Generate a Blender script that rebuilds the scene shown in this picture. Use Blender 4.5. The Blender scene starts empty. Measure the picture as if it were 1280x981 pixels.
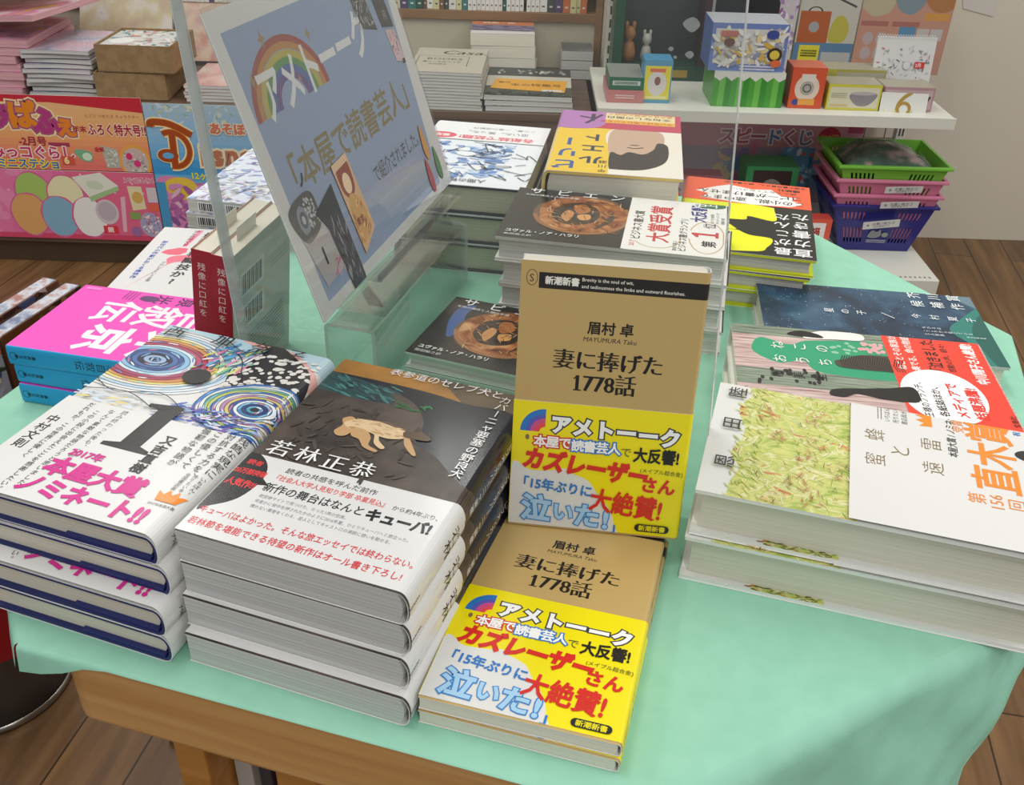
import bpy, math, random
from mathutils import Vector, Matrix, Euler
R = math.radians
random.seed(7)
SC = bpy.context.scene
COL = SC.collection

# ------------------------------------------------------------------ camera, light, exposure
TABLE_Z = 0.72
def make_camera():
    f, pitch, roll, H = 1216.5, R(32.64), R(1.74), 0.425
    Rv = Vector((1, 0, 0)); F = Vector((0, math.cos(pitch), -math.sin(pitch))); U = Vector((0, math.sin(pitch), math.cos(pitch)))
    c, s = math.cos(roll), math.sin(roll)
    X = c * Rv + s * U; Y = -s * Rv + c * U; Z = -F
    m = Matrix((X, Y, Z)).transposed().to_4x4()
    m.translation = Vector((0, 0, TABLE_Z + H))
    cd = bpy.data.cameras.new('camera'); cd.sensor_fit = 'HORIZONTAL'; cd.sensor_width = 36
    cd.lens = 36 * f / 1280; cd.clip_start = 0.02; cd.clip_end = 50
    o = bpy.data.objects.new('camera', cd); COL.objects.link(o); o.matrix_world = m
    SC.camera = o
make_camera()

w = bpy.data.worlds.new('world'); SC.world = w; w.use_nodes = True
bg = w.node_tree.nodes['Background']; bg.inputs[0].default_value = (0.97, 0.98, 1.0, 1); bg.inputs[1].default_value = 0.58
def area(name, loc, sx, sy, energy, rz=0.0, col=(1, 0.985, 0.95)):
    ld = bpy.data.lights.new(name, 'AREA'); ld.shape = 'RECTANGLE'; ld.size = sx; ld.size_y = sy; ld.energy = energy; ld.color = col
    o = bpy.data.objects.new(name, ld); COL.objects.link(o); o.location = loc; o.rotation_euler = (0, 0, R(rz))
    return o
area('ceiling_or_fill_lamp', (-0.55, 0.95, 2.75), 0.12, 1.3, 11, 4)
area('ceiling_or_fill_lamp', (-0.30, 0.95, 2.75), 0.12, 1.3, 11, 4)
area('ceiling_or_fill_lamp', (-1.9, 1.3, 2.75), 0.22, 1.3, 20, 4)
for lx in (-0.20, -0.11, -1.10, -1.01): area('ceiling_or_fill_lamp', (lx, 2.25, 2.42), 0.035, 1.0, 3.2, 3)
area('ceiling_or_fill_lamp', (0.9, 1.8, 2.6), 0.22, 1.2, 9, 4)
area('ceiling_or_fill_lamp', (1.9, 0.6, 2.75), 0.22, 1.3, 26, 4)
area('ceiling_or_fill_lamp', (0.5, -1.3, 2.75), 0.22, 1.3, 26, 4)  # unseen fill lamp, added in front to brighten the sign and upright faces
area('ceiling_or_fill_lamp', (2.4, -1.0, 2.75), 0.22, 1.3, 22, 4)  # another added fill, out of view, for surfaces facing right
SC.view_settings.view_transform = 'Standard'
SC.view_settings.look = 'None'
SC.view_settings.gamma = 1.0
SC.view_settings.exposure = -0.45
SC.view_settings.use_curve_mapping = False

# ------------------------------------------------------------------ materials
_M = {}
def lin(h):
    h = h.lstrip('#'); r = []
    for i in (0, 2, 4):
        c = int(h[i:i + 2], 16) / 255
        r.append(c / 12.92 if c <= 0.04045 else ((c + 0.055) / 1.055) ** 2.4)
    return (*r, 1)
def mat(h, rough=0.4, spec=0.5, metal=0.0, coat=0.0):
    k = (h, rough, spec, metal, coat)
    if k in _M: return _M[k]
    m = bpy.data.materials.new('mat_' + h.strip('#')); m.use_nodes = True
    b = m.node_tree.nodes['Principled BSDF']
    b.inputs['Base Color'].default_value = lin(h); b.inputs['Roughness'].default_value = rough
    b.inputs['Specular IOR Level'].default_value = spec; b.inputs['Metallic'].default_value = metal
    b.inputs['Coat Weight'].default_value = coat; b.inputs['Coat Roughness'].default_value = 0.12
    _M[k] = m; return m
def nodes(name, rough=0.45, spec=0.5):
    m = bpy.data.materials.new(name); m.use_nodes = True
    nt = m.node_tree; b = nt.nodes['Principled BSDF']; b.inputs['Roughness'].default_value = rough; b.inputs['Specular IOR Level'].default_value = spec
    return m, nt, b
def coords(nt, scale=(1, 1, 1), rot=(0, 0, 0), kind='Object'):
    tc = nt.nodes.new('ShaderNodeTexCoord'); mp = nt.nodes.new('ShaderNodeMapping')
    mp.inputs['Scale'].default_value = scale; mp.inputs['Rotation'].default_value = rot
    nt.links.new(tc.outputs[kind], mp.inputs['Vector']); return mp.outputs['Vector']
def ramp(nt, fac, stops, interp='LINEAR'):
    r = nt.nodes.new('ShaderNodeValToRGB'); e = r.color_ramp.elements; r.color_ramp.interpolation = interp
    while len(e) > 1: e.remove(e[-1])
    e[0].position = stops[0][0]; e[0].color = lin(stops[0][1])
    for p, c in stops[1:]:
        x = e.new(p); x.color = lin(c)
    nt.links.new(fac, r.inputs['Fac']); return r.outputs['Color']
def noise_mat(name, scale, stops, stretch=(1, 1, 1), rot=(0, 0, 0), detail=4, rough=0.45, dist=0.0, kind='Object', bump=0.0):
    if name in _M: return _M[name]
    m, nt, b = nodes(name, rough)
    n = nt.nodes.new('ShaderNodeTexNoise'); n.inputs['Scale'].default_value = scale; n.inputs['Detail'].default_value = detail
    n.inputs['Distortion'].default_value = dist
    nt.links.new(coords(nt, stretch, rot, kind), n.inputs['Vector'])
    nt.links.new(ramp(nt, n.outputs['Fac'], stops), b.inputs['Base Color'])
    if bump:
        bp = nt.nodes.new('ShaderNodeBump'); bp.inputs['Strength'].default_value = bump; bp.inputs['Distance'].default_value = 0.001
        nt.links.new(n.outputs['Fac'], bp.inputs['Height']); nt.links.new(bp.outputs['Normal'], b.inputs['Normal'])
    _M[name] = m; return m
def pages(name, a, c):
    return noise_mat(name, 1.0, [(0.3, a), (0.7, c)], (4, 4, 1400), detail=2, rough=0.8)
PAGE_CREAM = pages('pages_cream', '#d8d2c0', '#ece7d8')
PAGE_WHITE = pages('pages_white', '#b8b8b2', '#e6e6e0')
PAGE_GREY = pages('pages_grey', '#b2b2ad', '#dcdcd8')
PAGE_PINK = pages('pages_pink', '#c08c94', '#e8b8bc')
def wood(name, a, b_, c, scale=7, rot=(0, 0, 0), stretch=(0.6, 9, 9), rough=0.4):
    return noise_mat(name, scale, [(0.25, a), (0.5, b_), (0.75, c)], stretch, rot, detail=7, rough=rough, dist=0.4)
WOOD_TABLE = wood('wood_table', '#b5824a', '#c8965a', '#d2a268', 8, (0, 0, 0), (0.7, 8, 14))
WOOD_DARK = wood('wood_counter', '#584534', '#6b5544', '#776050', 6)
WOOD_CAB = wood('wood_cabinet', '#9a6428', '#b57a36', '#c08a48', 8, (0, R(90), 0), (0.7, 8, 8))
def clear(name, tint, gloss=1.0, alpha=0.0, refl=0.6):
    m = bpy.data.materials.new(name); m.use_nodes = True; nt = m.node_tree; nt.nodes.clear()
    out = nt.nodes.new('ShaderNodeOutputMaterial'); t = nt.nodes.new('ShaderNodeBsdfTransparent'); t.inputs['Color'].default_value = lin(tint)
    g = nt.nodes.new('ShaderNodeBsdfGlossy'); g.inputs['Roughness'].default_value = 0.04; g.inputs['Color'].default_value = (gloss, gloss, gloss, 1)
    fr = nt.nodes.new('ShaderNodeFresnel'); fr.inputs['IOR'].default_value = 1.42
    mx = nt.nodes.new('ShaderNodeMixShader')
    k_ = nt.nodes.new('ShaderNodeMath'); k_.operation = 'MULTIPLY'; k_.inputs[1].default_value = refl
    nt.links.new(fr.outputs[0], k_.inputs[0]); nt.links.new(k_.outputs[0], mx.inputs[0]); nt.links.new(t.outputs[0], mx.inputs[1]); nt.links.new(g.outputs[0], mx.inputs[2])
    last = mx
    if alpha:
        d = nt.nodes.new('ShaderNodeBsdfDiffuse'); d.inputs['Color'].default_value = lin('#e6ebea')
        m2 = nt.nodes.new('ShaderNodeMixShader'); m2.inputs[0].default_value = alpha
        nt.links.new(mx.outputs[0], m2.inputs[1]); nt.links.new(d.outputs[0], m2.inputs[2]); last = m2
    nt.links.new(last.outputs[0], out.inputs['Surface']); return m
ACRYLIC = clear('clear_acrylic', '#fafbfa', 0.7, 0.022)
ACRYLIC_THIN = clear('clear_acrylic_thin', '#fbfdfc', 0.8, 0.0, 0.5)
ACRYLIC_EDGE = clear('clear_acrylic_edge', '#f0f4f3', 1.0, 0.5)
FILM = clear('clear_film', '#ffffff', 0.6, 0.004, 0.3)

# ------------------------------------------------------------------ object helpers
def tag(o, label=None, cat=None, group=None, kind=None):
    if label: o['label'] = label
    if cat: o['category'] = cat
    if group: o['group'] = group
    if kind: o['kind'] = kind
    return o
def empty(name, loc, rz=0.0):
    o = bpy.data.objects.new(name, None); COL.objects.link(o); o.location = loc; o.rotation_euler = (0, 0, rz)
    o.empty_display_size = 0.02
    return o
def copy_tree(o, parent=None):
    c = o.copy(); COL.objects.link(c); c.parent = parent
    for ch in list(o.children): copy_tree(ch, c)
    return c
ROT0 = -15.5                                        # the table's near edge, seen from the room
_c, _s = math.cos(R(ROT0)), math.sin(R(ROT0))
def TB(x, y, z):                                    # millimetres on the table -> metres in the room
    return Vector((( _c * x - _s * y) / 1000, (_s * x + _c * y) / 1000, TABLE_Z + z / 1000))
ORD = ['first', 'second', 'third', 'fourth', 'fifth', 'sixth', 'seventh', 'eighth', 'ninth', 'tenth', 'eleventh', 'twelfth', 'thirteenth', 'fourteenth', 'fifteenth', 'sixteenth', 'seventeenth', 'eighteenth', 'nineteenth']
TENS = {2: 'twent', 3: 'thirt', 4: 'fort', 5: 'fift', 6: 'sixt', 7: 'sevent', 8: 'eight', 9: 'ninet'}
def ordinal(n):
    if n < 20: return ORD[n - 1]
    t, u = divmod(n, 10)
    return TENS[t] + ('ieth' if u == 0 else 'y-' + ORD[u - 1])

class MB:                                           # collects faces, in millimetres, into ONE mesh
    def __init__(self): self.v = []; self.f = []; self.fm = []; self.mats = []
    def mi(self, m):
        if m not in self.mats: self.mats.append(m)
        return self.mats.index(m)
    def add(self, vs, fs, m):
        b = len(self.v); self.v += [tuple(p) for p in vs]; i = self.mi(m)
        for f in fs: self.f.append([b + k for k in f]); self.fm.append(i)
    def box(self, x0, x1, y0, y1, z0, z1, m, rot=None, org=None):
        vs = [Vector((x, y, z)) for z in (z0, z1) for y in (y0, y1) for x in (x0, x1)]
        if rot is not None: vs = [rot @ (v - org) + org for v in vs]
        self.add(vs, [(0, 2, 3, 1), (4, 5, 7, 6), (0, 1, 5, 4), (2, 6, 7, 3), (0, 4, 6, 2), (1, 3, 7, 5)], m)
    def prism(self, pts, z0, z1, m, axis='z'):
        n = len(pts)
        def P(p, h): return (p[0], p[1], h) if axis == 'z' else ((p[0], h, p[1]) if axis == 'y' else (h, p[0], p[1]))
        self.add([P(p, z0) for p in pts] + [P(p, z1) for p in pts],
                 [tuple(range(n))[::-1], tuple(range(n, 2 * n))] + [(i, (i + 1) % n, n + (i + 1) % n, n + i) for i in range(n)], m)
    def tube(self, pts, r, m, n=8):
        pts = [Vector(p) for p in pts]; rings = []
        for i, p in enumerate(pts):
            d = (pts[min(i + 1, len(pts) - 1)] - pts[max(i - 1, 0)]).normalized()
            a = d.orthogonal().normalized(); b = d.cross(a)
            rings.append([p + r * (math.cos(2 * math.pi * k / n) * a + math.sin(2 * math.pi * k / n) * b) for k in range(n)])
        vs = [q for rg in rings for q in rg]; fs = []
        for i in range(len(pts) - 1):
            for k in range(n): fs.append((i * n + k, i * n + (k + 1) % n, (i + 1) * n + (k + 1) % n, (i + 1) * n + k))
        fs += [tuple(range(n))[::-1], tuple(range((len(pts) - 1) * n, len(pts) * n))]
        self.add(vs, fs, m)
    def lathe(self, prof, m, n=32, c=(0, 0)):
        vs = [(c[0] + r * math.cos(2 * math.pi * k / n), c[1] + r * math.sin(2 * math.pi * k / n), z) for r, z in prof for k in range(n)]
        fs = [(i * n + k, i * n + (k + 1) % n, (i + 1) * n + (k + 1) % n, (i + 1) * n + k) for i in range(len(prof) - 1) for k in range(n)]
        self.add(vs, fs, m)
    def grid(self, fn, nu, nv, m):
        vs = [fn(i / nu, j / nv) for j in range(nv + 1) for i in range(nu + 1)]
        fs = [(j * (nu + 1) + i, j * (nu + 1) + i + 1, (j + 1) * (nu + 1) + i + 1, (j + 1) * (nu + 1) + i) for j in range(nv) for i in range(nu)]
        self.add(vs, fs, m)
    def build(self, name, parent=None, smooth=False, bevel=0.0):
        me = bpy.data.meshes.new(name); me.from_pydata([(a * .001, b * .001, c * .001) for a, b, c in self.v], [], self.f)
        for m in self.mats: me.materials.append(m)
        me.polygons.foreach_set('material_index', self.fm)
        if smooth: me.polygons.foreach_set('use_smooth', [True] * len(me.polygons))
        me.update()
        o = bpy.data.objects.new(name, me); COL.objects.link(o)
        if parent: o.parent = parent
        if bevel:
            md = o.modifiers.new('bevel', 'BEVEL'); md.width = bevel * .001; md.segments = 2; md.limit_method = 'ANGLE'
        return o

# ------------------------------------------------------------------ lettering and flat artwork (millimetres)
_G = {}
def glyph(s, res=2):
    if (s, res) in _G: return _G[(s, res)]
    c = bpy.data.curves.new('lettering', 'FONT'); c.body = s; c.resolution_u = res; c.size = 1
    o = bpy.data.objects.new('lettering', c); COL.objects.link(o)
    me = bpy.data.meshes.new_from_object(o.evaluated_get(bpy.context.evaluated_depsgraph_get()))
    v = [(p.co.x, p.co.y) for p in me.vertices]; f = [tuple(p.vertices) for p in me.polygons]
    bpy.data.objects.remove(o); bpy.data.curves.remove(c); bpy.data.meshes.remove(me)
    # weld, so outlines are known
    idx = {}; nv = []; mp = []
    for p in v:
        k = (round(p[0], 5), round(p[1], 5))
        if k not in idx: idx[k] = len(nv); nv.append(p)
        mp.append(idx[k])
    nf = []
    for q in f:
        g = [mp[i] for i in q]
        if len(set(g)) < 3: continue
        a = sum(nv[g[i]][0] * nv[g[(i + 1) % len(g)]][1] - nv[g[(i + 1) % len(g)]][0] * nv[g[i]][1] for i in range(len(g)))
        if abs(a) < 1e-9: continue
        nf.append(tuple(g) if a > 0 else tuple(g[::-1]))
    _G[(s, res)] = (nv, nf); return nv, nf
_F = {}
def fat(s, bx, by, res=2):
    k = (s, bx, by, res)
    if k in _F: return _F[k]
    v, f = glyph(s, res)
    if not (bx or by): return v, f
    edges = {}
    for q in f:
        for i in range(len(q)): edges[(q[i], q[(i + 1) % len(q)])] = 1
    nrm = {}
    for (a, b) in edges:
        if (b, a) in edges: continue
        dx, dy = v[b][0] - v[a][0], v[b][1] - v[a][1]; L = math.hypot(dx, dy) or 1
        for i in (a, b): nrm.setdefault(i, []).append((dy / L, -dx / L))
    nv = list(v)
    for i, ns in nrm.items():
        sx = sum(n[0] for n in ns); sy = sum(n[1] for n in ns); L = math.hypot(sx, sy)
        if L < 1e-6: continue
        sx /= L; sy /= L; d = max(0.55, sx * ns[0][0] + sy * ns[0][1])
        nv[i] = (v[i][0] + sx / d * bx, v[i][1] + sy / d * by)
    _F[k] = (nv, f); return _F[k]
def clip(poly, r):
    for ax, lim, sg in ((0, r[0], 1), (0, r[2], -1), (1, r[1], 1), (1, r[3], -1)):
        out = []
        for i in range(len(poly)):
            p, q = poly[i], poly[(i + 1) % len(poly)]
            dp, dq = sg * (p[ax] - lim), sg * (q[ax] - lim)
            if dp >= 0: out.append(p)
            if (dp > 0 > dq) or (dp < 0 < dq):
                t = dp / (dp - dq); out.append((p[0] + t * (q[0] - p[0]), p[1] + t * (q[1] - p[1])))
        poly = out
        if len(poly) < 3: return []
    return poly
def spline(pts, n=6, closed=True):
    out = []; N = len(pts)
    for i in range(N if closed else N - 1):
        g = lambda k: pts[k % N] if closed else pts[max(0, min(N - 1, k))]
        p0, p1, p2, p3 = g(i - 1), g(i), g(i + 1), g(i + 2)
        for j in range(n):
            t = j / n
            out.append(tuple(0.5 * (2 * p1[a] + (p2[a] - p0[a]) * t + (2 * p0[a] - 5 * p1[a] + 4 * p2[a] - p3[a]) * t * t + (3 * p1[a] - p0[a] - 3 * p2[a] + p3[a]) * t ** 3) for a in (0, 1)))
    if not closed: out.append(pts[-1])
    return out
class Art:
    def __init__(self, w, h, rough=0.35, coat=0.0): self.e = []; self.r = (0, 0, w, h); self.w = w; self.h = h; self.rough = rough; self.coat = coat; self.noclip = False; self.dy = 0
    def m(self, c): return mat(c, self.rough, coat=self.coat) if isinstance(c, str) else c
    def put(self, vs, fs, c, fat_=False):
        if not vs: return
        if self.dy: vs = [(p[0], p[1] + self.dy) for p in vs]
        inside = all(self.r[0] <= p[0] <= self.r[2] and self.r[1] <= p[1] <= self.r[3] for p in vs)
        if inside or self.noclip: self.e.append((vs, fs, self.m(c), fat_)); return
        nv, nf = [], []
        for f in fs:
            q = clip([vs[i] for i in f], self.r)
            if len(q) > 2: b = len(nv); nv += q; nf.append(tuple(range(b, b + len(q))))
        if nv: self.e.append((nv, nf, self.m(c), fat_))
    def poly(self, pts, c):
        a = sum(pts[i][0] * pts[(i + 1) % len(pts)][1] - pts[(i + 1) % len(pts)][0] * pts[i][1] for i in range(len(pts)))
        if a < 0: pts = pts[::-1]
        self.put(list(pts), [tuple(range(len(pts)))], c)
    def rect(self, x0, y0, x1, y1, c): self.poly([(x0, y0), (x1, y0), (x1, y1), (x0, y1)], c)
    def blob(self, pts, c, n=6): self.poly(spline(pts, n), c)
    def ell(self, cx, cy, rx, ry, c, rot=0, n=28, wob=0, a0=0, a1=360):
        pts = []; ca, sa = math.cos(R(rot)), math.sin(R(rot)); ph = random.random() * 6
        full = a1 - a0 >= 360
        for k in range(n if full else n + 1):
            t = R(a0 + (a1 - a0) * k / n); w_ = 1 + wob * math.sin(3 * t + ph) + wob * .6 * math.sin(7 * t + 2 * ph)
            x, y = rx * w_ * math.cos(t), ry * w_ * math.sin(t); pts.append((cx + ca * x - sa * y, cy + sa * x + ca * y))
        if not full: pts.append((cx, cy))
        self.poly(pts, c)
    def ring(self, cx, cy, r0, r1, c, a0=0, a1=360, n=28, sq=1.0):
        vs = []; fs = []
        for k in range(n + 1):
            t = R(a0 + (a1 - a0) * k / n)
            for r in (r0, r1): vs.append((cx + r * math.cos(t), cy + sq * r * math.sin(t)))
        for k in range(n): fs.append((2 * k, 2 * k + 1, 2 * k + 3, 2 * k + 2))
        self.put(vs, fs, c)
    def line(self, pts, wd, c):
        vs = []; fs = []
        for i, p in enumerate(pts):
            a = pts[max(0, i - 1)]; b = pts[min(len(pts) - 1, i + 1)]; dx, dy = b[0] - a[0], b[1] - a[1]; L = math.hypot(dx, dy) or 1
            ww = wd[i] if isinstance(wd, (list, tuple)) else wd
            nx, ny = -dy / L * ww / 2, dx / L * ww / 2; vs += [(p[0] - nx, p[1] - ny), (p[0] + nx, p[1] + ny)]
        for i in range(len(pts) - 1): fs.append((2 * i, 2 * i + 2, 2 * i + 3, 2 * i + 1))
        self.put(vs, fs, c)
    def text(self, s, x, y, size, c, bold=0.0, align='l', sx=1.0, rot=0.0, shear=0.0, by=None, res=2, pitch=0):
        if pitch:
            for i, ch in enumerate(s):
                if ch != ' ': self.text(ch, x + i * pitch * math.cos(R(rot)), y + i * pitch * math.sin(R(rot)), size, c, bold, 'c', sx, rot, shear, by, res)
            return
        v, f = fat(s, bold, bold if by is None else by, res)
        if not v: return
        x0 = min(p[0] for p in v); x1 = max(p[0] for p in v); off = {'l': 0, 'c': (x0 + x1) / 2, 'r': x1}[align]
        if align == 'c' and len(s) == 1 and ord(s) > 0x3000: off = 0.5
        ca, sa = math.cos(R(rot)), math.sin(R(rot)); vs = []
        for p in v:
            a = ((p[0] - off) + shear * p[1]) * size * sx; b = (p[1] - .38) * size; vs.append((x + ca * a - sa * b, y + sa * a + ca * b))
        self.put(vs, f, c, bool(bold or by))
    def vtext(self, s, x, y, size, c, pitch=None, bold=0.0, by=None, sx=1.0):
        pitch = pitch or size * 1.04
        for i, ch in enumerate(s):
            yy = y - i * pitch
            if ch == ' ': continue
            if ch in 'ー「」…（）': self.text(ch, x, yy, size, c, bold, 'c', 1, -90, 0, by)
            elif ch in '、。': self.text(ch, x + size * .55, yy + size * .55, size, c, bold, 'c', sx, 0, 0, by)
            else: self.text(ch, x, yy, size, c, bold, 'c', sx, 0, 0, by)
    def greek(self, x0, y0, x1, y1, c, step=2.2, th=0.7):       # columns or lines too small to read
        y = y1
        while y > y0:
            x = x0
            while x < x1:
                l = random.uniform(.6, 1.6); self.rect(x, y - th, min(x + l, x1), y, c); x += l + random.uniform(.25, .6)
            y -= step
    def strokes(self, x0, y0, x1, y1, cols, n, ln, wd, ang=0, spread=90):
        for _ in range(n):
            x = random.uniform(x0, x1); y = random.uniform(y0, y1); l = ln * random.uniform(.5, 1.4); k = wd * random.uniform(.6, 1.4)
            self.ell(x, y, l / 2, k / 2, random.choice(cols), ang + random.uniform(-spread, spread), 8)
    def emit(self, mb, fn, z0=0.03, dz=0.004, bend=0.0):
        # bend: width of the strip at the right edge where the sheet rolls over a rounded back
        z = z0; W = self.w
        for vs, fs, m, ft in self.e:
            if bend and max(p[0] for p in vs) > W - bend:
                nv, nf = [], []; cuts = [-1e4, W - bend] + [W - bend * k for k in (.75, .5, .32, .18, .08, .02)] + [W]
                for f in fs:
                    for a, b in zip(cuts, cuts[1:]):
                        q = clip([vs[i] for i in f], (a, -1e4, b, 1e4))
                        if len(q) > 2: nf.append(tuple(range(len(nv), len(nv) + len(q)))); nv += q
                vs, fs = nv, nf
                if not vs: continue
            if ft:                                  # heavy lettering: every face at a hair's breadth of its own
                for j, f in enumerate(fs): mb.add([fn(vs[i][0], vs[i][1], z + .001 * (j % 7)) for i in f], [tuple(range(len(f)))], m)
                z += .007
            else: mb.add([fn(p[0], p[1], z) for p in vs], fs, m)
            z += dz

# ------------------------------------------------------------------ books
def u_profile(w, t, bulge, power=2.0, n=14):
    pts = [(-w / 2, t)]
    for k in range(n + 1):
        a = math.pi / 2 - math.pi * k / n
        ca, sa = math.cos(a), math.sin(a)
        cx = max(0, ca) ** (2 / power); sz = math.copysign(abs(sa) ** (2 / power), sa)
        pts.append((w / 2 - bulge + bulge * cx, t / 2 + t / 2 * sz))
    pts.append((-w / 2, 0)); return pts
def u_shell(mb, prof, th, y0, y1, m, inner=None):
    n = len(prof); ins = []
    for i, p in enumerate(prof):
        a = Vector(prof[max(0, i - 1)]); b = Vector(prof[min(n - 1, i + 1)]); d = (b - a).normalized()
        ins.append((p[0] + d.y * th, p[1] - d.x * th))
    vs = [(p[0], y, p[1]) for y in (y0, y1) for p in prof] + [(p[0], y, p[1]) for y in (y0, y1) for p in ins]
    O0, O1, I0, I1 = 0, n, 2 * n, 3 * n
    outer = [(O0 + i, O0 + i + 1, O1 + i + 1, O1 + i) for i in range(n - 1)]
    innr = [(I0 + i, I1 + i, I1 + i + 1, I0 + i + 1) for i in range(n - 1)]
    rim = [(O0 + i, I0 + i, I0 + i + 1, O0 + i + 1) for i in range(n - 1)] + [(O1 + i, O1 + i + 1, I1 + i + 1, I1 + i) for i in range(n - 1)]
    rim += [(O0, O1, I1, I0), (O0 + n - 1, I0 + n - 1, I1 + n - 1, O1 + n - 1)]
    mb.add(vs, outer, m); mb.add(vs, innr + rim, inner or m)
def spine_x(prof, z):
    pr = prof[1:-1]
    for (xa, za), (xb, zb) in zip(pr, pr[1:]):
        if zb <= z <= za: return xb + (xa - xb) * (z - zb) / ((za - zb) or 1)
    return pr[-1][0]
def make_book(name, w, h, t, base, art=None, spine=None, hard=False, bulge=5, power=2.4, page=None, edge='#f2f0ea', board='#e8e4da',
              overhang=3.0, board_t=2.4, obi_in=1.4, obi=None, obi_h=0, obi_base='#f4f2ee', obi_art=None, obi_spine=None, rough=0.35, coat=0.0, inner_art=None, spine_base=None):
    root = empty(name, (0, 0, 0)); prof = u_profile(w, t, bulge, power)
    m = mat(base, rough, coat=coat) if isinstance(base, str) else base
    def roll(x, ww, tt, b):                         # height of the cover where it rounds over the spine
        q = (x - (ww - b)) / b
        return tt if q <= 0 else tt / 2 + tt / 2 * max(0, 1 - min(1, q) ** power) ** (1 / power)
    top = lambda x, y, d: (x - w / 2, y - h / 2, roll(x, w, t, bulge) + d)
    mb = MB(); th = 0.45
    u_shell(mb, prof, th, -h / 2, h / 2, m, mat(edge, 0.6))
    if spine_base:
        sp = [p for p in u_profile(w + .16, t + .02, bulge, power)][1:-1]
        vs = [(x, y, z) for y in (-h / 2, h / 2) for x, z in sp]; n = len(sp)
        mb.add(vs, [(i, i + 1, n + i + 1, n + i) for i in range(n - 1)], mat(spine_base, rough, coat=coat))
    if art: art.emit(mb, top, bend=bulge)
    sfn = lambda a, b, d: (spine_x(prof, min(max(t / 2 - a, .3), t - .3)) + .1 + d, b - h / 2, t / 2 - a)
    if spine: spine.noclip = True; spine.emit(mb, sfn)
    mb.build('jacket' if hard else 'cover', root)
    if hard:
        bm = MB(); bt = min(board_t, t * .13)
        pr2 = u_profile(w - .9, t - .9, bulge, power); pr2 = [(x - 0, z + .45) for x, z in pr2]
        u_shell(bm, pr2, bt, -h / 2 + .3, h / 2 - .3, mat(board, 0.6))
        if inner_art: inner_art.emit(bm, lambda x, y, d: (x - w / 2 + .5, y - h / 2, bt + .45 + d), 0.06)
        bm.build('board', root)
        o, z0, z1 = overhang, bt + .5, t - bt - .5
    else: o, z0, z1 = 0.5, th + .05, t - th - .05
    pb = MB(); xr = w / 2 - bulge * .45 - (2.6 if hard else .7)
    pts = []
    for k in range(7):                              # slightly rounded back and hollowed fore edge
        a = -1 + 2 * k / 6; pts.append((xr - bulge * .45 * a * a, (z0 + z1) / 2 + a * (z1 - z0) / 2))
    for k in range(7):
        a = 1 - 2 * k / 6; pts.append((-w / 2 + o + (1.2 if hard else 0.1) * (1 - a * a), (z0 + z1) / 2 + a * (z1 - z0) / 2))
    pb.prism(pts, -h / 2 + o, h / 2 - o, page or PAGE_CREAM, axis='y')
    pb.build('page_block', root)
    if obi or obi_art:
        ob = MB(); g = .32
        po = [(x, z - .35) for x, z in u_profile(w + .7, t + .7, bulge + .2, power)]
        mo = mat(obi_base, rough, coat=coat)
        u_shell(ob, po, .2, -h / 2 + obi_in, -h / 2 + obi_h, mo, mat('#f4f2ee', .6))
        if obi_art:
            for k_, (vs, fs, m_, ft) in enumerate(obi_art.e): obi_art.e[k_] = ([(p[0], max(p[1], obi_in)) for p in vs], fs, m_, ft)
            obi_art.emit(ob, lambda x, y, d: (x - w / 2 + (.3 if x > w - bulge else 0), y - h / 2, roll(x, w, t, bulge) + .37 + d), bend=bulge)
        if obi_spine:
            obi_spine.noclip = True
            obi_spine.emit(ob, lambda a, b, d: (spine_x(po, min(max(t / 2 - a, .3), t - .3)) + .1 + d, b - h / 2, t / 2 - a))
        ob.build('paper_band', root)
    return root
def lay(o, x, y, z, rot): o.location = TB(x, y, z); o.rotation_euler = (0, 0, R(rot + ROT0)); return o
def stack(proto, places, labels, cat, group):       # places from the top down
    for i, (x, y, z, rot) in enumerate(places):
        o = proto if i == 0 else copy_tree(proto)
        lay(o, x, y, z, rot); tag(o, labels[i], cat, group)

# ------------------------------------------------------------------ the room
def floor_mat():
    m, nt, b = nodes('plank_floor', 0.38)
    br = nt.nodes.new('ShaderNodeTexBrick'); br.offset = 0.37
    for k, v in (('Scale', 1.0), ('Brick Width', 1.7), ('Row Height', 0.105), ('Mortar Size', 0.0016), ('Mortar Smooth', 0.1), ('Bias', 0.0)): br.inputs[k].default_value = v
    br.inputs['Color1'].default_value = lin('#725438'); br.inputs['Color2'].default_value = lin('#8c6840'); br.inputs['Mortar'].default_value = lin('#3c2a1a')
    v = coords(nt, (1, 1, 1), (0, 0, R(-80))); nt.links.new(v, br.inputs['Vector'])
    n = nt.nodes.new('ShaderNodeTexNoise'); n.inputs['Scale'].default_value = 3; n.inputs['Detail'].default_value = 8
    gm = nt.nodes.new('ShaderNodeMapping'); gm.inputs['Scale'].default_value = (1.2, 14, 1); nt.links.new(v, gm.inputs['Vector']); nt.links.new(gm.outputs['Vector'], n.inputs['Vector'])
    mx = nt.nodes.new('ShaderNodeMix'); mx.data_type = 'RGBA'; mx.blend_type = 'MULTIPLY'; mx.inputs['Factor'].default_value = 0.7
    nt.links.new(br.outputs['Color'], mx.inputs['A']); nt.links.new(ramp(nt, n.outputs['Fac'], [(0.3, '#8c8078'), (0.7, '#ffffff')]), mx.inputs['B'])
    nt.links.new(mx.outputs['Result'], b.inputs['Base Color']); return m
fl = MB(); fl.box(-3200, 3200, -900, 3050, -60, 0, floor_mat()); tag(fl.build('floor'), 'brown wooden plank floor of the shop', 'floor', kind='structure')
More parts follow.
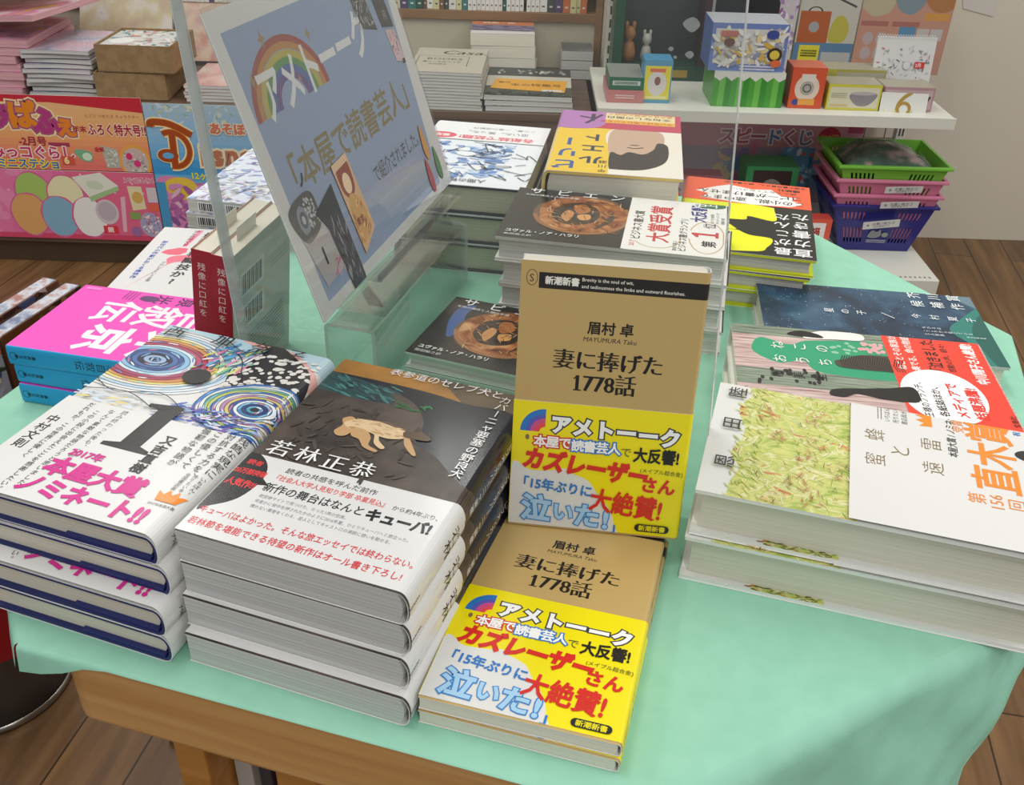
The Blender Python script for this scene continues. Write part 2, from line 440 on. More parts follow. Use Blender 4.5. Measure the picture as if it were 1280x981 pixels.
wl = MB(); wl.prism([(218, 2714), (3200, 2714), (3200, 3050), (-3200, 3050), (-3200, 2984), (218, 2984)], -60, 2900, mat('#d4cbba', .7)); tag(wl.build('wall_back'), 'plain beige wall behind the shelves', 'wall', kind='structure')

# ------------------------------------------------------------------ the octagonal display table
S_ = 340.0; K_ = S_ / math.sqrt(2)
OCT = [(-338, 297), (-14, 297), (226, 537), (226, 877), (-14, 1117), (-308, 1117), (-548, 877), (-548, 507)]
OC = (-184.0, 297 + K_ + S_ / 2)
table = empty('display_table', TB(OC[0], OC[1], -TABLE_Z * 1000), R(ROT0))
tag(table, 'octagonal wooden display table under the mint green paper, loaded with books', 'table')
loc8 = [(x - OC[0], y - OC[1]) for x, y in OCT]
tm = MB(); tm.prism(loc8, 720 - 56, 720, WOOD_TABLE); tm.build('tabletop', table, bevel=5)
bx = lambda x: x - OC[0]
by_ = lambda y: y - OC[1]
def panel(x0, x1, y0, y1, z0=0, z1=664, m=WOOD_CAB):
    p = MB(); p.box(bx(x0), bx(x1), by_(y0), by_(y1), z0, z1, m); return p.build('side_panel', table, bevel=1.5)
panel(-303, -281, 322, 1010); panel(-232, -205, 322, 1010); panel(-205, -60, 330, 352); panel(-281, -232, 640, 660)
panel(-60, -36, 322, 1010); panel(-303, -36, 1010, 1030)
p = MB(); p.box(bx(-281), bx(-232), by_(330), by_(640), 330, 352, WOOD_CAB); p.build('shelf_board', table)
for i, (x0, x1, c, h, d) in enumerate(((-279, -266, '#b9b4ac', 300, 0), (-265, -256, '#3a3a40', 285, 6), (-255, -246, '#8c2850', 270, 12), (-245, -236, '#c08898', 262, 4))):
    b = MB(); o = empty('storage_book', TB((x0 + x1) / 2, 345 + d, -TABLE_Z * 1000 + 353), R(ROT0)); hw = (x1 - x0) / 2
    b.box(-hw, hw, 0, 190, 0, h, mat(c, .4)); b.build('cover', o, bevel=1.2)
    pg = MB(); pg.box(-hw + 1.5, hw - 1.5, 2, 188.5, 1.5, h + .6, PAGE_WHITE); pg.build('page_block', o)
    tag(o, ['pale grey book at the left end of the row stored under the table', 'dark grey book beside the pale one under the table', 'dark magenta book in the row stored under the table', 'dusty pink book at the right end of the row under the table'][i], 'book', 'books stored under the table')

def paper_mat():
    m, nt, b = nodes('mint_paper', 0.62, 0.3)
    n = nt.nodes.new('ShaderNodeTexNoise'); n.inputs['Scale'].default_value = 60; n.inputs['Detail'].default_value = 6
    nt.links.new(coords(nt), n.inputs['Vector'])
    nt.links.new(ramp(nt, n.outputs['Fac'], [(0.3, '#93ccb1'), (0.7, '#9bd3b9')]), b.inputs['Base Color'])
    n2 = nt.nodes.new('ShaderNodeTexVoronoi'); n2.inputs['Scale'].default_value = 16; n2.feature = 'DISTANCE_TO_EDGE'
    n3 = nt.nodes.new('ShaderNodeTexNoise'); n3.inputs['Scale'].default_value = 22; n3.inputs['Detail'].default_value = 5; n3.inputs['Distortion'].default_value = 1.4
    nt.links.new(coords(nt), n3.inputs['Vector'])
    bp = nt.nodes.new('ShaderNodeBump'); bp.inputs['Strength'].default_value = 0.35; bp.inputs['Distance'].default_value = 0.0018
    nt.links.new(n3.outputs['Fac'], bp.inputs['Height']); nt.links.new(bp.outputs['Normal'], b.inputs['Normal']); return m
PAPER = paper_mat()
def lerp_table(tb, u):
    for (a, va), (b, vb) in zip(tb, tb[1:]):
        if u <= b: return va + (vb - va) * (u - a) / (b - a)
    return tb[-1][1]
pm = MB(); pt = 1.0
inset = [(x * 1.002, y * 1.002) for x, y in loc8]; inset[0] = (-368 - OC[0], 297 - OC[1] - .8); inset[7] = (-552 - OC[0], 484 - OC[1])
pm.add([(x, y, 1.0) for x, y in inset], [tuple(range(8))], PAPER)
drops = {0: [(0, 20), (.06, 16), (.14, 3), (1, 2)], 1: [(0, 235), (.60, 220), (.69, 172), (.72, 112), (.78, 84), (.83, 46), (.9, 24), (1, 18)], 2: [(0, 22), (.3, 14), (1, 10)],
         3: [(0, 10), (1, 7)], 4: [(0, 6), (1, 6)], 5: [(0, 8), (1, 8)], 6: [(0, 10), (.8, 14), (1, 22)], 7: [(0, 22), (.75, 26), (.93, 28), (1, 20)]}
def flap(k):
    a, b = Vector(inset[k]), Vector(inset[(k + 1) % 8]); d = (b - a).normalized(); nrm = Vector((d.y, -d.x))
    rough = .6 if k == 1 else .2
    def fn(u, v):
        D = lerp_table(drops[k], u); L = D * (1 + (.03 * math.sin(u * 37) + .025 * math.sin(u * 91 + 1)) * rough)
        s = v * L; r = 3.2 if k != 1 else 3.2 + 7 * min(1, D / 120)
        if s < r * 1.57: a_ = s / r; out, dn = r * math.sin(a_), r * (1 - math.cos(a_))
        else: q = s - r * 1.57; out, dn = r + q * (.16 if k != 1 else .14), r + q * (.985 if k != 1 else .99)
        wob = min(1, dn / 40) * rough * (6 * math.sin(u * 9 + dn * .03) + 3.0 * math.sin(u * 23 - dn * .06) + 1.6 * math.sin(u * 47 + dn * .13 + 2))
        p = a + d * (b - a).length * u + nrm * (out + max(wob, -out))
        return (p.x, p.y, 1.0 - dn)
    pm.grid(fn, 60 if k == 1 else 24, 24 if k == 1 else 8, PAPER)
for k in range(8): flap(k)
po = pm.build('paper_sheet', None, smooth=True); po.location = TB(OC[0], OC[1], 0); po.rotation_euler = (0, 0, R(ROT0))
tag(po, 'mint green paper spread over the octagonal table, hanging at the right corner', 'table cover')
Z0 = 1.1

# ------------------------------------------------------------------ white hardcover with swirls and a big letter i
def art_i():
    a = Art(132, 197, 0.3, 0.15)
    a.rect(0, 0, 132, 197, '#e0dfdc')
    a.rect(0, 178, 132, 197, '#a9c9d6'); a.blob([(0, 197), (0, 172), (30, 182), (70, 176), (100, 186), (132, 178), (132, 197)], '#b4d2dc')
    a.blob([(60, 197), (90, 186), (120, 168), (132, 160), (132, 172), (110, 190), (90, 197)], '#e8b0a8')
    def swirl(cx, cy, rr, cols, sq, rot=0):
        k = len(cols)
        for i, c in enumerate(cols):
            r = rr * (1 - i / k); a.ell(cx, cy, r, r * sq, c, rot, 40, .03)
            if i % 2 == 0:
                for t in range(int(6 + r / 5)):
                    x = random.random() * 360; q = r - rr / k * .5
                    a.ell(cx + q * math.cos(R(x)), cy + sq * q * math.sin(R(x)), 3.4, .6, random.choice(['#5a80c4', '#7fb8dc', '#eceef0', '#c87a90', '#9ccce4']), x + 90, 8)
            a.line([(cx + r * math.cos(R(t)), cy + sq * r * math.sin(R(t))) for t in range(0, 361, 9)], .55, '#22222c')
    swirl(20, 152, 64, ['#e8e7e4', '#dbe4ea', '#b4d4e6', '#e8e2d4', '#dccb6c', '#d8935a', '#a83a58', '#b04a6c', '#cfe0e8', '#8cbcdc', '#34508c', '#4a6ea8', '#1c2440', '#9ab4d4', '#181c30'], .62)
    a.blob([(84, 197), (76, 160), (84, 140), (110, 135), (130, 140), (128, 170), (104, 190)], '#26242a')
    for _ in range(110):
        x, y = random.uniform(78, 128), random.uniform(138, 186)
        a.ell(x, y, random.uniform(1.5, 2.9), random.uniform(1.2, 2.3), '#e6e2dc', random.uniform(0, 90), 9)
    a.strokes(50, 150, 84, 188, ['#7fc8a0', '#d8dc5a', '#5aa6dc', '#e48ab0', '#f2f0ee', '#3a6a9a'], 90, 9, 1.8, 60, 25)
    swirl(116, 122, 40, ['#3c7cc8', '#dfe6e8', '#58a89a', '#c0cc68', '#4a76c0', '#e4e0d8', '#b888b4', '#d8c470', '#2c50a0', '#dfe8ee', '#3a86b8', '#1e3a78', '#48a0b8', '#20242c'], .72)
    a.strokes(60, 92, 132, 112, ['#3c62b4', '#7a5aa8', '#2a4a9a', '#9ab8e0', '#e0d8e8'], 120, 7, 1.6, 20, 30)
    a.ell(60, 142, 9.5, 8.8, '#17171a', 0, 32)
    a.strokes(0, 94, 52, 108, ['#cfe0ee', '#e8d078', '#e0dfdc', '#d8e4f0'], 40, 8, 1.4, 10, 20)
    for pts in ([(0, 118), (22, 108), (52, 116), (76, 104)], [(40, 172), (70, 176), (88, 150)], [(0, 104), (30, 110), (56, 100)], [(52, 190), (74, 180), (84, 196)]):
        a.line(spline(pts, 8, False), .7, '#26262c')
    for ch, x, y in (('西', 10, 187), ('加', 48, 189), ('奈', 77, 189), ('子', 104, 189)): a.text(ch, x + 2, y, 15, '#1a1a1c', .012, 'c', by=-.004)
    # the paper band is white
    a.rect(0, 0, 132, 93, '#e0dfdc')
    i_ = [(52, 57), (84, 57), (84, 60.5), (76, 63), (76, 107), (70, 107), (53, 104), (53, 101), (62, 99.5), (62, 63), (52, 60.5)]
    a.poly(i_, '#1c1c1e')
    a.vtext('中村文則', 9, 68, 8.6, '#222226', bold=.02)
    for k, s in enumerate(('読み終わった後も、この小説が', 'なんて素敵な物語だろうと思いました。', 'この小説に出会えたことを感謝したい。', 'だれもが、この世界に優しく')):
        a.vtext(s, 45 - 8.2 * k, 89 - (0, 2, 6, 0)[k], 4.6, '#333338', 4.7)
    a.vtext('又吉直樹', 88, 74, 9.2, '#1d1d20', bold=.025)
    for k, s in enumerate(('残酷な現実に', '対抗する力を、', 'この優しくて', '強靭な物語が')): a.vtext(s, 128 - 8.4 * k, 90, 6.2, '#2a2a2e', 6.6)
    a.text('2017年', 42, 45, 7.6, '#d3208c', .035)
    a.text('本屋大賞', 38, 31, 17, '#d3208c', .045, rot=-1, sx=.96)
    a.text('ノミネート!!', 34, 13, 16.5, '#d3208c', .045, rot=-1, sx=.93)
    a.poly([(114, 25), (112, 33), (116, 30.5), (118, 35), (121, 31), (124, 35), (125.5, 30.5), (130, 33), (127, 25)], '#f08a24')
    a.text('2017年本屋大賞', 112, 22, 2.4, '#2a2a2e')
    for k in range(3): a.vtext(('いちばん!', '売りたい本', '全国書店員')[k], 128 - 5 * k, 50, 3.2, '#2a2a2e')
    return a
sp = Art(20, 197); sp.noclip = True; sp.text('ポプラ社', 0, 14, 3.2, '#2a2a2e', .02, 'c'); sp.vtext('西加奈子', 0, 120, 8, '#1c1c1e'); sp.text('i', 0, 160, 22, '#1c1c1e', .03, 'c')
navy = Art(132, 197)
bk = make_book('hardcover_book', 132, 197, 20, '#e0dfdc', art_i(), sp, hard=True, bulge=7, power=2.2, board='#232a66', board_t=2.0, rough=.3, coat=.15, overhang=3.5, page=pages('pages_ivory', '#d2ccb8', '#e6e0cd'))
bk_flap = MB(); bk_flap.box(4, 60, -97.8, -94.6, 1.8, 4.4, mat('#262c6e', .5)); bk_flap.build('endpaper', bk)
stack(bk, [(-340, 421, Z0 + 61.5, -3), (-336, 420.5, Z0 + 41, -3), (-336, 410, Z0 + 20.5, -3), (-336, 410.5, Z0, -3)],
      ['white hardcover with coloured swirls and a big letter i, topmost of the front left stack', 'swirl covered white hardcover second from the top of the front left stack',
       'white hardcover third from the top of the front left stack, pink lettering strip showing', 'white hardcover at the very bottom of the front left stack, on the green paper'], 'book', 'white swirl hardcovers in the front left stack')

# ------------------------------------------------------------------ white banded paperback with the sleeping dog
def art_dog():
    a = Art(134, 189, .22, .3)
    ground = noise_mat('dog_ground', 30, [(0.3, '#2c2724'), (0.5, '#4a403a'), (0.72, '#655850')], (1, 1, 1), detail=8, rough=.25)
    wall = noise_mat('dog_wall', 22, [(0.3, '#7a5a2c'), (0.55, '#b07c34'), (0.8, '#c89444')], (1, 1, 1), detail=6, rough=.25)
    a.rect(0, 0, 134, 189, ground)
    a.poly([(0, 189), (0, 168), (40, 170), (134, 150), (134, 189)], wall)
    a.poly([(70, 189), (134, 189), (134, 160), (96, 166)], noise_mat('dog_wall_dim', 22, [(0.3, '#4c4030'), (0.6, '#6e5c44'), (0.8, '#84705a')], rough=.25))
    a.blob([(0, 172), (20, 168), (60, 160), (80, 140), (84, 118), (100, 110), (134, 90), (134, 162), (96, 168), (60, 172)], '#1a1c26')
    a.poly([(0, 172), (46, 166), (52, 150), (30, 148), (0, 150)], '#2a4a48'); a.strokes(4, 150, 50, 170, ['#3c6a6a', '#2c4c50', '#48807c', '#24383c'], 60, 10, 2, -20, 20)
    a.strokes(56, 148, 78, 156, ['#2a6a3c', '#247a40'], 14, 6, 2, -20, 20)
    a.strokes(4, 72, 90, 140, ['#4a413a', '#403834', '#50463f'], 60, 9, 2, 0, 90)
    # the dog, asleep on its side
    T1, T2, T3 = '#c8a070', '#e2c49a', '#8c6a44'
    a.blob([(33, 124), (36, 118), (34, 111), (38, 107), (43, 109), (44, 115), (41, 120), (42, 125), (37, 128)], T1)
    a.blob([(36, 121), (44, 128), (56, 129), (68, 127), (76, 125), (77, 119), (68, 115), (58, 116), (50, 118), (42, 116)], T2)
    a.blob([(42, 118), (52, 118), (58, 112), (60, 105), (67, 102), (66, 100), (58, 102), (52, 108), (46, 110)], T1)
    a.blob([(50, 117), (58, 116), (62, 108), (68, 104), (70, 106), (64, 111), (60, 117)], T2)
    a.blob([(70, 120), (76, 119), (80, 112), (88, 105), (90, 106), (85, 113), (78, 121)], T1)
    a.blob([(74, 125), (80, 128), (82, 132), (85, 128), (92, 124), (90, 121), (82, 120), (76, 120)], '#5a4632')
    a.blob([(79, 127), (80, 133), (83, 129)], '#4a3826'); a.line([(44, 128), (60, 130), (74, 127)], .8, T3)
    a.strokes(40, 117, 74, 127, ['#d8b688', '#ecd4ae', '#b89060'], 40, 5, .8, 0, 20)
    a.text('表参道のセレブ犬と', 36, 186, 9.4, '#f4f2ee', .0, rot=-1, sx=.95)
    a.vtext('カバーニャ要塞の野良犬', 119, 180, 8.4, '#f6f4f0', 8.2)
    for ch, x, y in (('若', 14, 83), ('林', 32, 83), ('正', 50, 82), ('恭', 68, 82)): a.text(ch, x, y, 15.5, '#f4f3f0', .012, 'c', by=-.008)
    return a
def band_dog():
    a = Art(134, 74, .22, .3); a.rect(0, 0, 134, 74, '#dedddb')
    a.blob([(0, 73), (8, 73), (17, 64), (20, 50), (16, 34), (6, 24), (0, 22)], '#19181a'); a.poly([(18, 56), (26, 50), (18, 48)], '#19181a')
    a.text('読者', 3, 66, 5, '#e03030', .02); a.text('20万部突破', 0, 57, 5.4, '#e03030', .03, rot=2, sx=.75); a.text('人気作!!', 1, 47, 7, '#e03030', .03, sx=.75)
    a.text('読者の共感を呼んだ前作', 28, 66, 5.2, '#26262a', .008)
    a.text('『社会人大学人見知り学部 卒業見込』', 24, 58.5, 5.2, '#d8342c', .012, sx=.80); a.text('から約4年ぶり、', 98, 58, 4.4, '#26262a', .005, sx=.9)
    a.text('新作の舞台はなんと', 24, 49, 8.2, '#1a1a1c', .014, sx=.84); a.text('キューバ!', 87, 48.5, 10.4, '#111113', .05, sx=.86)
    for k, s in enumerate(('航空券サイトで見つけた、たった1席の空席。', '何者かに背中を押されたかのように2016年夏、ひとりキューバへと旅立った。', '慣れない葉巻をくわえ、芸人としてキャストロの演説に想いを馳せる。')):
        a.text(s, 26, 41 - 4.6 * k, 3.1, '#8a8a8e', 0, sx=.86)
    a.text('キューバはよかった。そんな旅エッセイでは終わらない。', 2, 20.5, 6.2, '#d62c34', .012, sx=.80)
    a.text('若林節を堪能できる待望の新作はオール書き下ろし!', 2, 10.5, 6.2, '#d62c34', .012, sx=.86)
    return a
sp = Art(20, 189); sp.noclip = True; sp.vtext('表参道のセレブ犬とカバーニャ要塞', 0, 180, 6.2, '#d8d4cc', 6.4)
so = Art(20, 70); so.noclip = True; so.vtext('若林', 0, 60, 11, '#161618', 11.5); so.text('KADOKAWA', 0, 6, 2.2, '#161618', .02, 'c', rot=-90)
dog = make_book('banded_paperback', 134, 189, 21, '#2a2624', art_dog(), sp, bulge=6, power=2.2, obi=True, obi_h=73, obi_base='#dedddb', obi_art=band_dog(), obi_spine=so, rough=.22, coat=.3, page=PAGE_GREY)
stack(dog, [(-199, 416, Z0 + 63.9, -3.2), (-199, 415.4, Z0 + 42.6, -3.0), (-199.6, 412, Z0 + 21.3, -2.8), (-198, 405.5, Z0, -2.4)],
      ['glossy paperback with a sleeping dog on its dark cover, topmost of the front centre stack', 'white banded dog paperback second from the top of the front centre stack',
       'white banded dog paperback third from the top of the front centre stack', 'white banded dog paperback at the bottom of the front centre stack'], 'book', 'dog cover paperbacks in the front centre stack')

# ------------------------------------------------------------------ gold paperback with the yellow band
GOLD = '#c2a468'
def art_gold():
    a = Art(107, 173, .35); a.rect(0, 0, 107, 173, GOLD)
    a.rect(10.5, 157, 107, 166.5, '#1f1a17'); a.line([(6.5 + 3.1 * math.cos(R(t)), 163 + 4.6 * math.sin(R(t))) for t in range(0, 361, 12)], .35, '#3a2c18')
    a.text('S', 6.4, 163, 6.4, '#3a2c18', 0, 'c')
    a.text('新潮新書', 14, 162, 5.2, '#f2ede2', .03, sx=.95)
    a.text('Brevity is the soul of wit,', 35, 164, 2.9, '#efe8da', .01); a.text('and tediousness the limbs and outward flourishes.', 35, 160, 2.9, '#efe8da', .01)
    a.text('眉村 卓', 53.5, 135.5, 8.2, '#17140f', .025, 'c'); a.text('MAYUMURA Taku', 53.5, 128.5, 4.0, '#2a241a', .0, 'c', shear=.2)
    a.text('妻に捧げた', 53.5, 115, 13.4, '#120f0b', .034, 'c', by=-.006, sx=.97); a.text('1778話', 53.5, 101, 14.4, '#120f0b', .03, 'c', by=-.008, sx=.88)
    bxs = [p[0] for p in glyph('1778話')[0]]; x1 = 53.5 + (.25 - (min(bxs) + max(bxs)) / 2) * 14.4 * .88
    a.rect(x1 - 2.2, 95.5, x1 + 2.6, 96.2, '#120f0b'); a.poly([(x1 - .4, 105), (x1 - 2.4, 103.3), (x1 - 2.3, 102.8), (x1, 103.6)], '#120f0b')
    return a
def band_gold():
    a = Art(107, 86, .3, .1); a.rect(0, 0, 107, 86, '#f4e300')
    for r, c in ((15.2, '#2a78c4'), (11.6, '#5a5ab8'), (9, '#d05088'), (6.2, '#e84a50'), (3.4, '#f4e300')): a.ell(19.5, 66.5, r, r, c, 0, 24, 0, 90, 180)
    a.blob([(0, 43), (12, 40), (26, 41), (33, 43), (38, 40), (48, 36), (54, 28), (62, 18), (66, 8), (64, -4), (0, -4)], '#e2e2de')
    for i, ch in enumerate('アメトーーク'):
        x, y = 29 + 13.2 * i, 72.5 - .6 * i; a.text(ch, x, y, 12.6, '#3a3a3c', .125, 'c')
    for i, ch in enumerate('アメトーーク'):
        x, y = 29 + 13.2 * i, 72.5 - .6 * i; a.text(ch, x, y, 12.6, '#f8f8f6', .055, 'c')
    a.ell(9, 62.5, 1.2, 1.8, '#8a6a4a')
    for i, ch in enumerate('本屋で'): a.text(ch, 17 + 7.6 * i, 60.5, 8.2, '#d22a2a', .13, 'c')
    for i, ch in enumerate('本屋で'): a.text(ch, 17 + 7.6 * i, 60.5, 8.2, '#fbfbf8', .03, 'c')
    for i, ch in enumerate('読書芸人'): a.text(ch, 40 + 7.4 * i, 59.5, 8, '#2478c8', .13, 'c')
    for i, ch in enumerate('読書芸人'): a.text(ch, 40 + 7.4 * i, 59.5, 8, '#fbfbf8', .03, 'c')
    a.text('で', 69.5, 58, 7, '#4a4a30', .0, 'c'); a.text('大反響!', 74, 57, 10.4, '#141414', .035, sx=.82)
    a.text('カズレーザー', 7, 49, 15, '#d8261e', .062, rot=-5, sx=.86, shear=.12); a.text('(メイプル超合金)', 79, 47, 3.4, '#4a4020', 0, rot=-2)
    a.text('さん', 80, 37.5, 11.4, '#d8261e', .04, rot=-3, sx=.95)
    a.text('「15年ぶりに', 3.5, 32, 8.6, '#2478c8', .03, rot=-4, sx=.93)
    for o, c in ((.075, '#2f84cc'), (.035, '#a8d2f0')):
        for i, ch in enumerate('泣いた!'): a.text(ch, (17, 34, 49, 61)[i], 14 - 1.2 * i, (19, 14, 17, 17)[i], c, o, 'c', rot=-3)
    a.text('」', 64, 5, 9, '#2478c8', .03)
    a.text('大絶賛!', 50, 24, 17, '#d8261e', .028, rot=-5, sx=.82)
    a.rect(82, 4, 98, 9.4, '#1c1c1c'); a.ell(82, 6.7, 2.7, 2.7, '#1c1c1c'); a.ell(98, 6.7, 2.7, 2.7, '#1c1c1c'); a.text('新潮新書', 90, 6.7, 4.2, '#f4e300', .02, 'c')
    return a
so = Art(9, 86, .3); so.noclip = True; so.rect(-3, 3, 3.6, 24, '#1c1c1c'); so.vtext('新潮新書', 0, 20, 3.6, '#f4e300'); so.vtext('カズレーザーさん大絶賛', 0, 78, 4.4, '#3a3a10')
sp = Art(9, 173, .3); sp.noclip = True; sp.vtext('妻に捧げた1778話', 0, 160, 6, '#17140f')
gold = make_book('gold_paperback', 107, 173, 9, GOLD, art_gold(), sp, bulge=3, power=3, obi=True, obi_h=86.5, obi_base='#f4e300', obi_art=band_gold(), obi_spine=so, rough=.35)
stack(gold, [(-81, 402, Z0 + 9.6, 1.2), (-80, 400.5, Z0, .6)], ['gold paperback with a yellow band lying on top of the front right pile', 'gold paperback with a yellow band underneath its twin on the green paper'], 'book', 'gold paperbacks with yellow bands')
g3 = copy_tree(gold)
tilt = Matrix.Rotation(R(ROT0 + 9.5), 4, 'Z') @ Matrix.Rotation(R(80.6), 4, 'X')
fb = TB(-74.5, 468.5, Z0 + 19.4)                    # front bottom edge rests on the lying pair
g3.scale = (1, 1, 1.45)
off = tilt @ Vector((0, -173 / 2000, .0093 * 1.45))
g3.location = fb - off; g3.rotation_euler = tilt.to_euler()
tag(g3, 'gold paperback with a yellow band standing upright, leaning on the clear panel', 'book', 'gold paperbacks with yellow bands')

# ------------------------------------------------------------------ thick novel with the painted garden
GARDEN = noise_mat('garden_painting', 38, [(0.24, '#76903e'), (0.36, '#a4b654'), (0.44, '#d2d07e'), (0.50, '#b0bc5c'), (0.55, '#e0dca8'), (0.60, '#c0c466'), (0.65, '#cc9660'), (0.71, '#b86c48'), (0.78, '#8c9c48')], (1.5, .7, 1), (0, 0, R(35)), detail=12, rough=.45, dist=2.2)
def art_garden():
    a = Art(131, 208, .45); a.dy = 14; a.rect(0, -14, 131, 194, '#dbdbd6')
    a.blob([(-6, 104), (-6, 168), (10, 176), (30, 172), (44, 178), (70, 172), (96, 178), (118, 171), (140, 174), (140, 104)], GARDEN)
    cols = ['#a4bc50', '#b8c85c', '#d0d47c', '#8ca648', '#dcdc98', '#e8e8cc', '#d4cc64', '#b0c068', '#7c983c', '#c8d070', '#bccc60']
    a.strokes(-2, 106, 133, 172, cols, 120, 7, .6, 25, 60)
    a.strokes(0, 160, 130, 178, ['#c8d078', '#a8b858', '#d8d48c'], 110, 6, .9, 30, 50)
    for cx, cy in ((12, 128), (28, 138), (52, 132), (76, 150), (96, 158), (70, 128), (8, 150), (100, 128), (44, 114)):
        a.strokes(cx - 9, cy - 7, cx + 9, cy + 7, ['#c08058', '#cc9868', '#b06c50', '#d8b878', '#a87850', '#dccb9c'], 16, 5, .7, 20, 80)
    a.strokes(0, 108, 131, 168, ['#ecece0', '#dfe4e4', '#b8c4cc'], 8, 4, .7, 40, 90)
    a.strokes(0, 106, 131, 170, ['#5c6c34', '#6a5a38'], 60, 5, .4, 20, 50)
    for ch, x in (('恩', 32), ('田', 75), ('陸', 114)): a.text(ch, x, 181, 13.5, '#2c2826', .012, 'c', by=0)
    a.rect(0, -14, 131, 107, '#dedcd8')
    for ch, x, y in (('蜜', 64, 92), ('蜂', 92, 92), ('と', 78, 77), ('遠', 66, 58), ('雷', 92, 58)): a.text(ch, x, y, 14, '#7a6a44', .006, 'c', by=-.008)
    for k, s in enumerate(('いちばん!', '売りたい本', '書店員が選ぶ')): a.text(s, 110, 84 - 5.4 * k, 4.2, '#3a3a3a')
    a.greek(112, 86, 128, 90, '#5a5a5a', 2, .6)
    a.poly([(113, 56), (112, 64), (116.5, 61), (119, 66), (122, 61), (125, 66), (127.5, 61), (131, 64), (130, 56)], '#f08c20')
    a.text('本屋大賞 / ノミネート作', 82, 45, 6.4, '#2c2c2c', .01, sx=.86)
    for ch, x in (('直', 66), ('木', 92), ('賞', 118)): a.text(ch, x, 22, 30, '#ee8a2c', .02, 'c', sx=.9)
    a.text('受賞作', 112, 40, 7.5, '#ee8a2c', .005)
    for s, y, z in (('第', 35, 11), ('156', 24.5, 10.5), ('回', 13, 11)): a.text(s, 43, y, z, '#ee8a2c', .0, 'c')
    a.blob([(92, 0), (94, 6), (98, 8), (102, 5), (103, 0)], '#2a2a2a'); a.text('祝', 120, 4, 5, '#2a78c4', .01)
    return a
strip = Art(7, 208); strip.rect(0, 0, 7, 208, '#dbdbd6'); strip.dy = 14; strip.rect(0, 106, 7, 150, GARDEN)
strip.strokes(0, 108, 7, 152, ['#8fae3c', '#6e6434', '#b4c848', '#7c6a40', '#4c5c2c', '#c87848', '#d8d8a8'], 90, 5, .8, 90, 30)
sp = Art(34, 208); sp.noclip = True; sp.vtext('蜜蜂と遠雷', 0, 170, 14, '#4a4434', 17)
gar = make_book('thick_hardcover', 131, 208, 34, '#dbdbd6', art_garden(), sp, hard=True, bulge=7, power=3, board='#eeeeea', rough=.45, overhang=5, inner_art=strip, page=pages('pages_garden', '#cfcab8', '#e0dccc'))
stack(gar, [(89, 532, Z0 + 34.8, 89.5), (87, 530, Z0, 89.8)], ['thick white novel with a painted green garden, on top of the right hand pair', 'thick white novel with a painted green garden, underneath its twin at the right corner'], 'book', 'garden painting hardcovers')

# ------------------------------------------------------------------ cat book and starry book behind it
def art_cat():
    a = Art(131, 194, .4)
    pink = noise_mat('cat_pink_wood', 1, [(0.3, '#8c6e68'), (0.5, '#c4a8a2'), (0.7, '#d8c4bc')], (700, 30, 30), detail=5, rough=.4)
    grey = noise_mat('cat_grey_wood', 1, [(0.3, '#4c5a4c'), (0.5, '#7e8a78'), (0.7, '#a0a894')], (700, 30, 30), detail=5, rough=.4)
    a.rect(0, 0, 131, 194, pink); a.rect(112, 60, 131, 194, grey); a.rect(36, 60, 60, 194, grey)
    a.blob([(60, 128), (62, 60), (112, 60), (110, 130), (100, 150), (108, 172), (92, 180), (80, 176), (70, 160), (76, 142)], '#2c9c70')
    for _ in range(30): a.ell(random.uniform(38, 62), random.uniform(130, 178), 2.6, 1.5, '#2a2424', 0, 10)
    for _ in range(14): a.ell(random.uniform(92, 110), random.uniform(100, 118), 2, 2, '#8cc4a0', 0, 10)
    for _ in range(22): a.ell(random.uniform(98, 112), random.uniform(76, 96), 2.6, 2, '#d8a8a8', 0, 9)
    a.blob([(72, 116), (80, 118), (84, 110), (92, 98), (94, 80), (92, 66), (72, 66), (70, 84), (70, 104)], '#4e443a')
    for k in range(26): y = 112 - 1.8 * k; a.line([(71, y), (80, y + 2), (92 - abs(k - 13) * .2, y - 1)], .8, '#1a1614')
    a.blob([(30, 128), (38, 124), (42, 104), (46, 84), (50, 66), (30, 66), (30, 90), (34, 108), (28, 118)], '#1c1818')
    a.blob([(112, 138), (124, 128), (128, 110), (126, 92), (116, 92), (114, 112)], '#ece6e0'); a.blob([(116, 150), (124, 140), (120, 126), (114, 124)], '#1c1818')
    a.vtext('ねこの', 97, 160, 12, '#f2efe6', 17); a.vtext('おうち', 76, 160, 12, '#f2efe6', 17); a.vtext('柳美里', 53, 164, 10, '#221e1c', 16)
    return a
def band_cat():
    a = Art(131, 76, .35); a.rect(0, 0, 131, 76, '#ef4634')
    a.ell(42, 46, 37, 30, '#f8f6f4', 0, 40)
    a.text('ねことその家族が', 76, 68, 7.4, '#fbf4ee', .012, sx=.9); a.text('奏でる、命の物語', 76, 58, 7.4, '#fbf4ee', .012, sx=.9)
    a.text('「泣きました」', 74, 42, 12, '#2a1a16', .025, sx=.72); a.text('感動の声、続々!', 78, 31, 6, '#2a1a16', .012)
    a.text('中川翔子さん絶賛!', 64, 12, 10, '#fbf6f2', .035, sx=.74)
    a.text('王様のブランチ、', 12, 62, 7, '#26201e', .012, sx=.9); a.text('各紙誌ほか、', 14, 51, 7.4, '#26201e', .016)
    a.text('メディアで', 14, 38, 9.4, '#e4342a', .03); a.text('話題沸騰!', 14, 25, 10, '#e4342a', .03)
    a.text('宝島社', 8, 4, 5, '#26201e', .01); return a
cat = make_book('cat_paperback', 131, 194, 24, '#b8a098', art_cat(), None, hard=True, bulge=5, power=3, obi=True, obi_h=76, obi_base='#ef4634', obi_art=band_cat(), rough=.4)
